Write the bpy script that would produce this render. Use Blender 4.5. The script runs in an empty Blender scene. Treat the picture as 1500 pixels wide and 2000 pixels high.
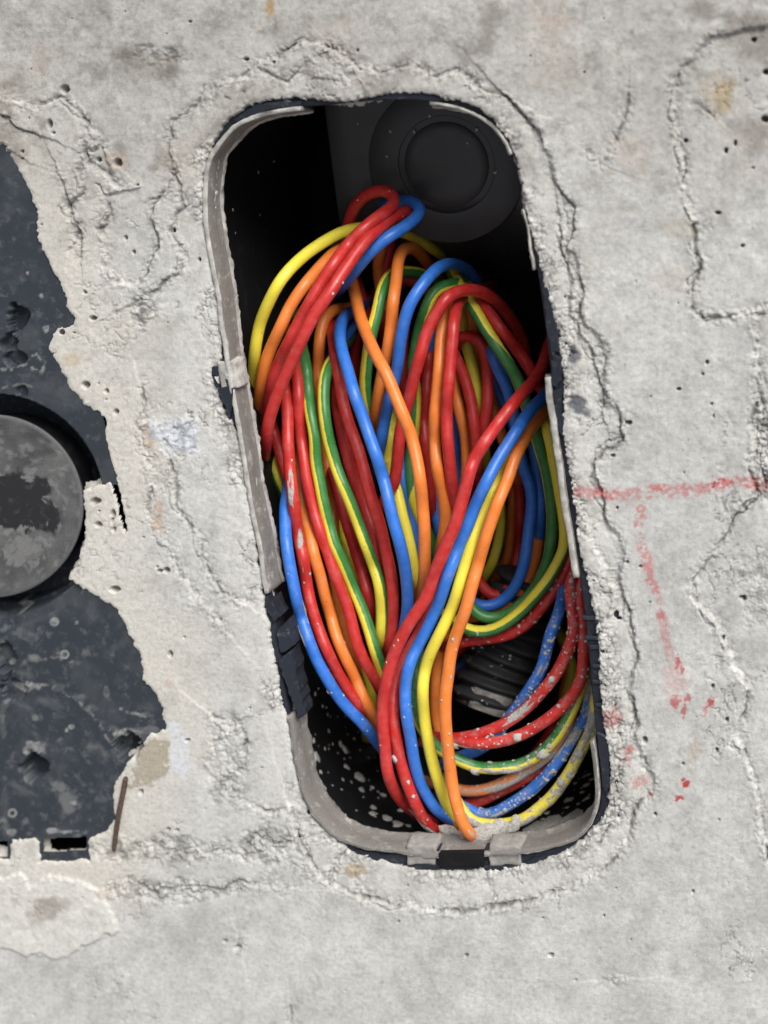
import bpy, math, random
import numpy as np
from mathutils import Vector, Matrix, Quaternion
from mathutils.bvhtree import BVHTree

random.seed(7)
RNG = np.random.default_rng(11)
scene = bpy.context.scene
col = scene.collection

# ------------------------------------------------------------------ camera
U = 0.000115            # metres for one unit (a wire is about 26 units = 3 mm thick)
DIST = 3000.0           # camera distance in units
TILT = math.radians(22)
W = Vector((math.sin(TILT) * math.cos(math.radians(45)), math.sin(TILT) * math.sin(math.radians(45)), math.cos(TILT)))
Q = Vector((0, 0, 1)).rotation_difference(W)
cam_data = bpy.data.cameras.new("camera")
cam = bpy.data.objects.new("camera", cam_data)
col.objects.link(cam)
cam.location = W * DIST * U
cam.rotation_mode = 'QUATERNION'
cam.rotation_quaternion = Q
cam_data.sensor_width = 36
cam_data.lens = 36 * DIST / 2000
cam_data.clip_start = 0.01
cam_data.clip_end = 50
cam_data.dof.use_dof = True
cam_data.dof.focus_distance = (DIST + 40) * U
cam_data.dof.aperture_fstop = 13
scene.camera = cam

# ------------------------------------------------------------------ sky and sun (overcast daylight)
SUN_DIR = Vector((0.50, 0.80, 0.72)).normalized()
world = bpy.data.worlds.new("World")
scene.world = world
world.use_nodes = True
nt = world.node_tree
nt.nodes.clear()
sky = nt.nodes.new("ShaderNodeTexSky")
sky.sky_type = 'NISHITA'
sky.sun_disc = False
sky.sun_elevation = math.asin(SUN_DIR.z)
sky.sun_rotation = math.atan2(SUN_DIR.x, SUN_DIR.y)
sky.dust_density = 4.0
sky.air_density = 1.5
hs = nt.nodes.new("ShaderNodeHueSaturation")
hs.inputs['Saturation'].default_value = 0.12
bg = nt.nodes.new("ShaderNodeBackground")
bg.inputs['Strength'].default_value = 0.075
out = nt.nodes.new("ShaderNodeOutputWorld")
nt.links.new(sky.outputs[0], hs.inputs['Color'])
nt.links.new(hs.outputs[0], bg.inputs['Color'])
nt.links.new(bg.outputs[0], out.inputs['Surface'])
sun_data = bpy.data.lights.new("sun", 'SUN')
sun_data.energy = 1.5
sun_data.angle = math.radians(30)
sun_data.color = (1.0, 0.97, 0.93)
sun = bpy.data.objects.new("sun", sun_data)
col.objects.link(sun)
sun.rotation_mode = 'QUATERNION'
sun.rotation_quaternion = SUN_DIR.to_track_quat('Z', 'Y')
sun.location = SUN_DIR * 2
scene.view_settings.view_transform = 'Standard'
scene.view_settings.look = 'None'
scene.view_settings.exposure = 0.76
scene.view_settings.gamma = 1.0
scene.view_settings.use_curve_mapping = False

# ------------------------------------------------------------------ helpers: places
QM = np.array(Q.to_matrix())
ORG = np.array(W) * DIST
def place(px, py, d=0.0):
    """Point d units below the slab top, laid out on the photograph's grid; returns metres (N,3)."""
    px = np.asarray(px, float); py = np.asarray(py, float); d = np.broadcast_to(np.asarray(d, float), px.shape)
    v = np.stack([(px - 750) / DIST, (1000 - py) / DIST, -np.ones_like(px)], -1) @ QM.T
    t = (-d - ORG[2]) / v[..., 2]
    return (ORG + v * t[..., None]) * U
def P(px, py, d=0.0):
    return Vector(place(np.array([px]), np.array([py]), np.array([d]))[0])

# ------------------------------------------------------------------ helpers: noise on numpy arrays
_lat = {}
def vnoise(x, y, seed):
    if seed not in _lat:
        _lat[seed] = np.random.default_rng(seed).random((256, 256)).astype(np.float32)
    L = _lat[seed]
    xi = np.floor(x); yi = np.floor(y)
    fx = (x - xi).astype(np.float32); fy = (y - yi).astype(np.float32)
    fx = fx * fx * (3 - 2 * fx); fy = fy * fy * (3 - 2 * fy)
    xi = xi.astype(np.int32) & 255; yi = yi.astype(np.int32) & 255
    x1 = (xi + 1) & 255; y1 = (yi + 1) & 255
    return (L[yi, xi] * (1 - fx) * (1 - fy) + L[yi, x1] * fx * (1 - fy) + L[y1, xi] * (1 - fx) * fy + L[y1, x1] * fx * fy) * 2 - 1
def fbm(x, y, size, octaves=4, seed=0, gain=0.5):
    c, s = math.cos(0.7), math.sin(0.7)
    X = np.asarray(x, np.float32) / size; Y = np.asarray(y, np.float32) / size
    a = 1.0; tot = 0.0; out = 0
    for k in range(octaves):
        X, Y = c * X - s * Y + 17.3, s * X + c * Y - 9.1
        out = out + a * vnoise(X, Y, seed * 17 + k)
        tot += a; a *= gain
        X = X * 2.03; Y = Y * 2.03
    return out / tot * 1.6
def sstep(a, b, x):
    t = np.clip((x - a) / (b - a), 0, 1)
    return t * t * (3 - 2 * t)
def worley(x, y, size, seed=0):
    X = x / size; Y = y / size
    xi = np.floor(X); yi = np.floor(Y)
    r = np.random.default_rng(900 + seed); A = r.random((128, 128)); B = r.random((128, 128))
    best = np.full(X.shape, 9.0, np.float32); best2 = best.copy()
    for dx in (-1, 0, 1):
        for dy in (-1, 0, 1):
            cx = (xi + dx).astype(np.int32) & 127; cy = (yi + dy).astype(np.int32) & 127
            d = np.hypot(xi + dx + A[cy, cx] - X, yi + dy + B[cy, cx] - Y)
            best2 = np.where(d < best, best, np.minimum(best2, d)); best = np.minimum(best, d)
    return best, best2
def poly_sdf(poly, x, y):
    """signed distance, negative inside"""
    n = len(poly); best = np.full(x.shape, 1e12, np.float32); ins = np.zeros(x.shape, bool)
    for i in range(n):
        ax, ay = poly[i]; bx, by = poly[(i + 1) % n]
        ex, ey = bx - ax, by - ay
        wx = x - ax; wy = y - ay
        t = np.clip((wx * ex + wy * ey) / (ex * ex + ey * ey + 1e-9), 0, 1)
        best = np.minimum(best, (wx - ex * t) ** 2 + (wy - ey * t) ** 2)
        if ay != by:
            c = ((ay > y) != (by > y)) & (x < ax + (y - ay) / (by - ay) * ex)
            ins ^= c
    d = np.sqrt(best)
    return np.where(ins, -d, d)
def line_dist(pts, x, y):
    """distance to an open polyline and which side of it (+1 to the left of travel)"""
    best = np.full(x.shape, 1e12, np.float32); side = np.zeros(x.shape, np.float32)
    for (ax, ay), (bx, by) in zip(pts[:-1], pts[1:]):
        ex, ey = bx - ax, by - ay; wx = x - ax; wy = y - ay
        t = np.clip((wx * ex + wy * ey) / (ex * ex + ey * ey + 1e-9), 0, 1)
        d = (wx - ex * t) ** 2 + (wy - ey * t) ** 2
        s = np.sign(ex * wy - ey * wx)
        side = np.where(d < best, s, side); best = np.minimum(best, d)
    return np.sqrt(best), side
def catmull(pts, closed=False, step=6.0):
    pts = np.asarray(pts, float); n = len(pts); res = []
    segs = n if closed else n - 1
    for i in range(segs):
        p1 = pts[i]; p2 = pts[(i + 1) % n]
        p0 = pts[(i - 1) % n] if (closed or i > 0) else 2 * p1 - p2
        p3 = pts[(i + 2) % n] if (closed or i + 2 < n) else 2 * p2 - p1
        # centripetal-like tangents
        d1 = max(np.linalg.norm(p2 - p1), 1e-6); d0 = max(np.linalg.norm(p1 - p0), 1e-6); d2 = max(np.linalg.norm(p3 - p2), 1e-6)
        m1 = (p2 - p0) / (d0 + d1) * d1; m2 = (p3 - p1) / (d1 + d2) * d1
        k = max(2, int(round(d1 / step)))
        t = np.linspace(0, 1, k, endpoint=False)[:, None]
        res.append((2 * t**3 - 3 * t**2 + 1) * p1 + (t**3 - 2 * t**2 + t) * m1 + (-2 * t**3 + 3 * t**2) * p2 + (t**3 - t**2) * m2)
    if not closed:
        res.append(pts[-1:])
    return np.concatenate(res)

# ------------------------------------------------------------------ helpers: objects
def mesh_from(name, verts, faces, smooth=True):
    me = bpy.data.meshes.new(name)
    me.from_pydata([tuple(v) for v in verts], [], [tuple(f) for f in faces])
    if smooth:
        me.polygons.foreach_set("use_smooth", [True] * len(me.polygons))
    me.update()
    return me
def mesh_quads(name, verts, quads, smooth=True):
    me = bpy.data.meshes.new(name)
    nv, nf = len(verts), len(quads)
    me.vertices.add(nv); me.vertices.foreach_set("co", np.asarray(verts, np.float32).ravel())
    me.loops.add(nf * 4); me.loops.foreach_set("vertex_index", np.asarray(quads, np.int32).ravel())
    me.polygons.add(nf); me.polygons.foreach_set("loop_start", np.arange(0, nf * 4, 4, dtype=np.int32))
    me.polygons.foreach_set("loop_total", np.full(nf, 4, np.int32))
    if smooth:
        me.polygons.foreach_set("use_smooth", np.ones(nf, bool))
    me.update(calc_edges=True)
    me.validate()
    return me
def link(name, me, material, parent=None, label=None, cat=None, group=None, kind=None, recenter=True):
    o = bpy.data.objects.new(name, me)
    if material is not None:
        me.materials.append(material)
    col.objects.link(o)
    if parent is not None:
        o.parent = parent
        m = Matrix.Identity(4); p = parent
        while p is not None:
            m = Matrix.Translation(-Vector(p.location)) @ m if p.parent is None else m
            p = p.parent
        # every parent's own matrix is a pure translation (top) or identity (parts)
        o.matrix_parent_inverse = m if parent.parent is None else Matrix.Identity(4)
    elif recenter and len(me.vertices):
        co = np.empty(len(me.vertices) * 3, np.float32); me.vertices.foreach_get("co", co); co = co.reshape(-1, 3)
        c = (co.min(0) + co.max(0)) / 2; c[2] = co[:, 2].min()
        me.vertices.foreach_set("co", (co - c).ravel()); me.update()
        o.location = Vector([float(v) for v in c])
    if label: o["label"] = label
    if cat: o["category"] = cat
    if group: o["group"] = group
    if kind: o["kind"] = kind
    return o
def empty(name, loc, label, cat, group=None):
    o = bpy.data.objects.new(name, None)
    o.empty_display_size = 0.01
    col.objects.link(o); o.location = loc
    o["label"] = label; o["category"] = cat
    if group: o["group"] = group
    return o

# ------------------------------------------------------------------ materials
def new_mat(name):
    m = bpy.data.materials.new(name); m.use_nodes = True
    t = m.node_tree; t.nodes.clear()
    o = t.nodes.new("ShaderNodeOutputMaterial"); b = t.nodes.new("ShaderNodeBsdfPrincipled")
    t.links.new(b.outputs[0], o.inputs[0])
    return m, t, b
def node(t, kind, **kw):
    n = t.nodes.new(kind)
    for k, v in kw.items():
        if k in n.inputs: n.inputs[k].default_value = v
        else: setattr(n, k, v)
    return n
def noise(t, scale, detail=5, rough=0.55, coord=None):
    n = node(t, "ShaderNodeTexNoise"); n.inputs['Scale'].default_value = scale
    n.inputs['Detail'].default_value = detail; n.inputs['Roughness'].default_value = rough
    if coord is not None: t.links.new(coord, n.inputs['Vector'])
    return n
def ramp(t, fac, stops):
    r = t.nodes.new("ShaderNodeValToRGB"); e = r.color_ramp.elements
    while len(e) > 1: e.remove(e[-1])
    e[0].position, e[0].color = stops[0][0], (*stops[0][1], 1)
    for p, c in stops[1:]:
        k = e.new(p); k.color = (*c, 1)
    t.links.new(fac, r.inputs[0]); return r
def mixc(t, fac, a, b, mode='MIX'):
    m = t.nodes.new("ShaderNodeMix"); m.data_type = 'RGBA'; m.blend_type = mode
    for s, v in ((m.inputs['Factor'], fac), (m.inputs[6], a), (m.inputs[7], b)):
        if hasattr(v, 'is_output'): t.links.new(v, s)
        elif isinstance(v, (int, float)): s.default_value = v
        else: s.default_value = (*v, 1)
    return m.outputs[2]
def math_n(t, op, a, b=None, c=None):
    m = t.nodes.new("ShaderNodeMath"); m.operation = op
    for s, v in zip(m.inputs, (a, b, c)):
        if v is None: continue
        if hasattr(v, 'is_output'): t.links.new(v, s)
        else: s.default_value = v
    return m.outputs[0]
def bump(t, b, h, dist, strength=1.0):
    n = t.nodes.new("ShaderNodeBump"); n.inputs['Distance'].default_value = dist; n.inputs['Strength'].default_value = strength
    t.links.new(h, n.inputs['Height']); t.links.new(n.outputs[0], b.inputs['Normal'])

def concrete_material():
    m, t, b = new_mat("concrete")
    tc = t.nodes.new("ShaderNodeTexCoord").outputs['Object']
    a = node(t, "ShaderNodeVertexColor", layer_name="albedo")
    n1 = noise(t, 900, 8, 0.65, tc); n2 = noise(t, 4500, 4, 0.6, tc)
    r1 = ramp(t, n1.outputs[0], [(0.30, (0.80, 0.80, 0.79)), (0.48, (1, 1, 1)), (0.72, (1.12, 1.12, 1.12))])
    r2 = ramp(t, n2.outputs[0], [(0.32, (0.85, 0.85, 0.85)), (0.5, (1, 1, 1)), (0.7, (1.10, 1.10, 1.10))])
    c = mixc(t, 1.0, a.outputs[0], r1.outputs[0], 'MULTIPLY')
    c = mixc(t, 1.0, c, r2.outputs[0], 'MULTIPLY')
    t.links.new(c, b.inputs['Base Color'])
    b.inputs['Roughness'].default_value = 0.92
    b.inputs['Specular IOR Level'].default_value = 0.25
    s = math_n(t, 'ADD', n1.outputs[0], math_n(t, 'MULTIPLY', n2.outputs[0], 0.35))
    bump(t, b, s, 0.00025, 0.6)
    return m
def plastic_material(name, base, dust, rough=0.45, spec=0.5, attr=False, dust_lo=0.52, dust_hi=0.78, scale=260, fine=0.5):
    m, t, b = new_mat(name)
    tc = t.nodes.new("ShaderNodeTexCoord").outputs['Object']
    n1 = noise(t, scale, 9, 0.7, tc); n2 = noise(t, 3200, 4, 0.6, tc)
    f = ramp(t, n1.outputs[0], [(dust_lo, (0, 0, 0)), (dust_hi, (1, 1, 1))]).outputs[0]
    if attr:
        a = node(t, "ShaderNodeAttribute", attribute_name="dust")
        k = ramp(t, n2.outputs[0], [(0.25, (0.55,) * 3), (0.7, (1.15,) * 3)]).outputs[0]
        f = math_n(t, 'MAXIMUM', math_n(t, 'MULTIPLY', f, 0.35), math_n(t, 'MULTIPLY', a.outputs['Fac'], k))
    f2 = math_n(t, 'MULTIPLY', f, fine)
    c = mixc(t, f2, base, dust)
    t.links.new(c, b.inputs['Base Color'])
    t.links.new(math_n(t, 'ADD', math_n(t, 'MULTIPLY', f, 0.35), rough), b.inputs['Roughness'])
    b.inputs['Specular IOR Level'].default_value = spec
    bump(t, b, n2.outputs[0], 0.00005, 0.5)
    return m
def cement_material(name, lo, hi, scale=700):
    m, t, b = new_mat(name)
    tc = t.nodes.new("ShaderNodeTexCoord").outputs['Object']
    n1 = noise(t, scale, 8, 0.65, tc)
    t.links.new(ramp(t, n1.outputs[0], [(0.3, lo), (0.7, hi)]).outputs[0], b.inputs['Base Color'])
    b.inputs['Roughness'].default_value = 0.9
    b.inputs['Specular IOR Level'].default_value = 0.25
    bump(t, b, n1.outputs[0], 0.0003, 0.7)
    return m
def wire_material(name, c1, c2=None):
    m, t, b = new_mat(name)
    tc = t.nodes.new("ShaderNodeTexCoord").outputs['Object']
    uv = node(t, "ShaderNodeUVMap", uv_map="around")
    base = None
    if c2 is not None:
        sep = t.nodes.new("ShaderNodeSeparateXYZ"); t.links.new(uv.outputs[0], sep.inputs[0])
        cs = math_n(t, 'COSINE', math_n(t, 'MULTIPLY', sep.outputs[0], 2 * math.pi))
        n3 = noise(t, 900, 3, 0.5, tc)
        cs = math_n(t, 'ADD', cs, math_n(t, 'MULTIPLY', math_n(t, 'SUBTRACT', n3.outputs[0], 0.5), 0.22))
        f = ramp(t, cs, [(0.06, (0, 0, 0)), (0.14, (1, 1, 1))]).outputs[0]
        base = mixc(t, f, c1, c2)
    n1 = noise(t, 450, 7, 0.65, tc); n2 = noise(t, 2600, 4, 0.7, tc)
    v = ramp(t, n1.outputs[0], [(0.3, (0.88,) * 3), (0.6, (1,) * 3)]).outputs[0]
    base = mixc(t, 1.0, base if base is not None else c1, v, 'MULTIPLY')
    at = node(t, "ShaderNodeAttribute", attribute_name="dust", attribute_type='OBJECT')
    # dusty cement film: grows with the wire's own dust value
    d = math_n(t, 'ADD', math_n(t, 'MULTIPLY', n1.outputs[0], 0.55), math_n(t, 'MULTIPLY', n2.outputs[0], 0.45))
    d = math_n(t, 'ADD', d, math_n(t, 'MULTIPLY', at.outputs['Fac'], 0.12))
    f = ramp(t, d, [(0.60, (0, 0, 0)), (0.74, (1, 1, 1))]).outputs[0]
    f = math_n(t, 'MULTIPLY', f, 0.62)
    film = ramp(t, n1.outputs[0], [(0.40, (0, 0, 0)), (0.72, (1, 1, 1))]).outputs[0]
    base = mixc(t, math_n(t, 'MULTIPLY', film, 0.09), base, (0.42, 0.40, 0.37))
    n4 = noise(t, 1500, 2, 0.5, tc)
    spk = ramp(t, n4.outputs[0], [(0.70, (1, 1, 1)), (0.76, (0.45, 0.42, 0.40))]).outputs[0]
    base = mixc(t, 1.0, base, spk, 'MULTIPLY')
    c = mixc(t, f, base, (0.33, 0.315, 0.285))
    t.links.new(c, b.inputs['Base Color'])
    t.links.new(math_n(t, 'ADD', math_n(t, 'MULTIPLY', f, 0.45), 0.38), b.inputs['Roughness'])
    b.inputs['Specular IOR Level'].default_value = 0.5
    bump(t, b, n2.outputs[0], 0.00004, 0.4)
    return m

M_CONC = concrete_material()
M_BOX = plastic_material("black_plastic", (0.011, 0.011, 0.012), (0.06, 0.06, 0.06), 0.55, 0.12, fine=0.2)
M_KNOCK = plastic_material("knockout_plastic", (0.062, 0.063, 0.067), (0.11, 0.11, 0.11), 0.34, 0.5, fine=0.2)
M_PIPE = plastic_material("conduit_plastic", (0.030, 0.031, 0.033), (0.10, 0.10, 0.10), 0.5, 0.16, fine=0.3)
M_FLANGE = plastic_material("slate_plastic", (0.022, 0.026, 0.036), (0.25, 0.25, 0.245), 0.5, 0.22, dust_lo=0.56, dust_hi=0.76, scale=600, fine=0.45)
M_PLATE = plastic_material("plate_plastic", (0.030, 0.037, 0.048), (0.40, 0.40, 0.385), 0.5, 0.22, attr=True, scale=420, fine=0.8)
M_DISC = plastic_material("plug_plastic", (0.014, 0.0145, 0.018), (0.30, 0.30, 0.295), 0.45, 0.22, attr=True, scale=500, fine=0.75)
M_RIM = cement_material("rim_plastic", (0.145, 0.135, 0.125), (0.20, 0.19, 0.175), 500)
def rim_material():
    m, t, b = new_mat("rim_plastic")
    tc = t.nodes.new("ShaderNodeTexCoord").outputs['Object']
    n1 = noise(t, 300, 9, 0.7, tc); n2 = noise(t, 1800, 5, 0.65, tc)
    base = ramp(t, n2.outputs[0], [(0.3, (0.165, 0.154, 0.142)), (0.7, (0.23, 0.216, 0.20))]).outputs[0]
    f = ramp(t, n1.outputs[0], [(0.54, (0, 0, 0)), (0.66, (1, 1, 1))]).outputs[0]
    t.links.new(mixc(t, math_n(t, 'MULTIPLY', f, 0.75), base, (0.42, 0.405, 0.375)), b.inputs['Base Color'])
    b.inputs['Roughness'].default_value = 0.75; b.inputs['Specular IOR Level'].default_value = 0.3
    bump(t, b, math_n(t, 'ADD', n2.outputs[0], n1.outputs[0]), 0.0003, 0.6)
    return m
M_RIM = rim_material()
M_LUG = cement_material("lug_cement", (0.22, 0.21, 0.195), (0.34, 0.325, 0.30), 700)
M_RIMTOP = cement_material("rim_cement_edge", (0.20, 0.19, 0.175), (0.58, 0.565, 0.53), 330)
M_CRUST = cement_material("cement_crust", (0.24, 0.23, 0.215), (0.54, 0.525, 0.49), 1500)
M_SPLASH = cement_material("cement_splash", (0.34, 0.33, 0.31), (0.62, 0.61, 0.58), 1400)
M_RUST = cement_material("rusty_steel", (0.045, 0.028, 0.020), (0.14, 0.10, 0.075), 1400)
RED, BLU, ORA = (0.56, 0.025, 0.022), (0.028, 0.18, 0.68), (0.86, 0.225, 0.034)
YEL, GRN = (0.88, 0.74, 0.06), (0.040, 0.205, 0.045)
M_WIRE = {'r': wire_material("red_insulation", RED), 'b': wire_material("blue_insulation", BLU),
          'o': wire_material("orange_insulation", ORA), 'g': wire_material("green_yellow_insulation", GRN, YEL)}

# ------------------------------------------------------------------ outlines (units of the photograph's grid)
# the box's rim: x, y, how far the broken concrete edge stands back from it
RIM = [(463,850,4),(450,775,24),(433,660,5),(418,560,2),(405,480,1),(397,420,0),(396,370,0),(403,315,2),(420,285,6),(450,250,16),
       (490,227,22),(535,214,20),(580,209,18),(640,204,8),(690,199,3),(725,196,8),(780,195,16),(830,199,18),(873,204,12),(917,216,12),
       (952,235,8),(983,267,4),(1005,315,3),(1019,367,2),(1026,417,2),(1034,463,4),(1047,527,8),(1058,600,16),(1068,680,24),(1077,760,24),
       (1090,860,10),(1103,940,12),(1112,1000,12),(1121,1065,10),(1131,1135,14),(1140,1200,20),(1149,1290,24),(1156,1370,16),
       (1163,1440,22),(1169,1500,22),(1173,1550,18),(1166,1592,14),(1140,1630,8),(1100,1652,14),(1060,1663,18),(1000,1671,26),
       (930,1675,28),(850,1675,28),(790,1671,24),(740,1665,14),(690,1655,12),(650,1635,4),(615,1600,2),(590,1555,2),(577,1500,4),
       (566,1430,4),(555,1360,10),(547,1300,12),(536,1230,14),(526,1190,10),(517,1160,6),(499,1060,2),(480,955,3)]
rim_xyo = catmull(RIM, closed=True, step=8)
rim = rim_xyo[:, :2]
_t = np.roll(rim, -1, 0) - np.roll(rim, 1, 0); _t /= np.linalg.norm(_t, axis=1)[:, None]
rim_n = np.stack([_t[:, 1], -_t[:, 0]], 1)          # outward (travel is clockwise on a y-down grid)
if np.sum((rim - rim.mean(0)) * rim_n) < 0: rim_n = -rim_n
hole = rim + rim_n * np.maximum(rim_xyo[:, 2:3], 0)
PLATE = [(-420,300),(-330,240),(-200,225),(-80,240),(0,286),(30,320),(60,380),(74,425),(70,465),(95,515),(122,560),(130,598),
         (148,622),(143,638),(112,642),(100,655),(96,682),(115,712),(130,750),(160,790),(188,808),(205,868),(216,915),(221,940),(200,946),
         (160,962),(164,985),(165,1020),(160,1065),(150,1105),(134,1132),(165,1153),(195,1170),(225,1190),(242,1222),(258,1252),
         (275,1287),(280,1330),(300,1352),(318,1385),(326,1424),(292,1436),(281,1455),(270,1476),(246,1490),(240,1508),(226,1530),
         (221,1560),(224,1600),(205,1628),(174,1640),(174,1682),(76,1684),(72,1640),(24,1642),(20,1684),(-60,1668),(-260,1650),(-400,1600),(-440,1400),(-440,600)]
DISC_C = (-19.0, 990.0)

# ------------------------------------------------------------------ concrete slab (one sheet, relief and stains computed per vertex)
def axis(lo, hi, a, b, s):
    core = np.arange(a, b + s, s); left = []; v = a; st = s
    while v > lo: st = min(st * 1.35, 60); v -= st; left.append(v)
    right = []; v = core[-1]; st = s
    while v < hi: st = min(st * 1.35, 60); v += st; right.append(v)
    return np.concatenate([left[::-1], core, right])
gx = axis(-1500, 3000, -20, 1520, 2.0); gy = axis(-1600, 3400, -20, 2020, 2.0)
GX, GY = np.meshgrid(gx.astype(np.float32), gy.astype(np.float32))
wob1 = fbm(GX, GY, 34, 3, 1); wob2 = fbm(GX, GY, 34, 3, 2); wf1 = fbm(GX, GY, 9, 3, 3); wf2 = fbm(GX, GY, 9, 3, 4)
WX = GX + 7 * wob1 + 3.0 * wf1; WY = GY + 7 * wob2 + 3.0 * wf2
s_hole = poly_sdf(hole[::2], GX, GY); s_plate = poly_sdf(PLATE, GX, GY)
big = fbm(GX, GY, 420, 4, 5); mid = fbm(GX, GY, 110, 5, 6); small = fbm(GX, GY, 26, 5, 7); tiny = fbm(GX, GY, 7, 3, 8)
H = 2.5 * big + 1.0 * mid + 0.6 * small + 0.28 * tiny
grey = 0.498 * (1 + 0.10 * mid + 0.11 * small + 0.07 * tiny)
ALB = np.stack([grey * 1.01, grey * 1.0, grey * 0.965], -1)
def tint(mask, c, k=1.0):
    global ALB
    m = np.clip(mask * k, 0, 1)[..., None]
    ALB = ALB * (1 - m) + np.array(c, np.float32) * m
# paler, creamier skin of cement round the plate and round the box
near_plate = 1 - sstep(20, 190, s_plate + 45 * mid)
tint(near_plate, (0.58, 0.55, 0.495), 0.8)
near_hole = 1 - sstep(40, 85, s_hole + 22 * mid + 10 * small)
tint(near_hole, (0.585, 0.575, 0.545), 0.85)
tint((1 - sstep(30, 70, s_hole + 20 * wob1)) * sstep(0.0, 0.6, small), (0.38, 0.37, 0.35), 0.5)
# old dirty face at the top
topm = 1 - sstep(200, 520, GY + 120 * big)
tint(topm, (0.37, 0.355, 0.33), 0.55)
blot = sstep(0.22, 0.75, fbm(GX, GY, 75, 5, 21)) * (1 - sstep(240, 430, GY + 80 * mid))
tint(blot, (0.19, 0.17, 0.145), 0.62)
fine_top = sstep(0.1, 0.7, fbm(GX, GY, 20, 4, 26, .6)) * (1 - sstep(260, 460, GY + 90 * mid))
tint(fine_top, (0.24, 0.225, 0.20), 0.45)
tint(sstep(0.35, 0.8, fbm(GX, GY, 30, 4, 27, .6)) * (1 - sstep(300, 500, GY + 90 * mid)), (0.56, 0.55, 0.52), 0.5)
for (x0, y0, rx, ry, k) in ((210, 20, 60, 40, .7), (260, 100, 60, 30, .75), (320, 130, 40, 30, .8), (200, 140, 60, 18, .7), (420, 60, 60, 50, .5), (30, 40, 60, 50, .4), (580, 45, 60, 20, .5), (90, 110, 50, 40, .4), (1150, 130, 60, 50, .35), (1000, 60, 50, 30, .3)):
    e = 1 - sstep(0.2, 1.2, np.hypot((GX - x0) / rx, (GY - y0) / ry) + 0.7 * fbm(GX, GY, 36, 5, 25))
    tint(e * (0.35 + 0.65 * sstep(-.4, .4, small)), (0.15, 0.138, 0.122), k * .85)
tint(sstep(0.3, 0.9, fbm(GX, GY, 160, 4, 22)) * (1 - sstep(420, 900, GY)), (0.42, 0.37, 0.31), 0.4)
tint(sstep(0.25, 0.9, fbm(GX, GY, 48, 5, 23)), (0.33, 0.32, 0.30), 0.32)
tint(sstep(0.35, 0.9, fbm(GX, GY, 60, 5, 24)), (0.58, 0.57, 0.55), 0.4)
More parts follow.
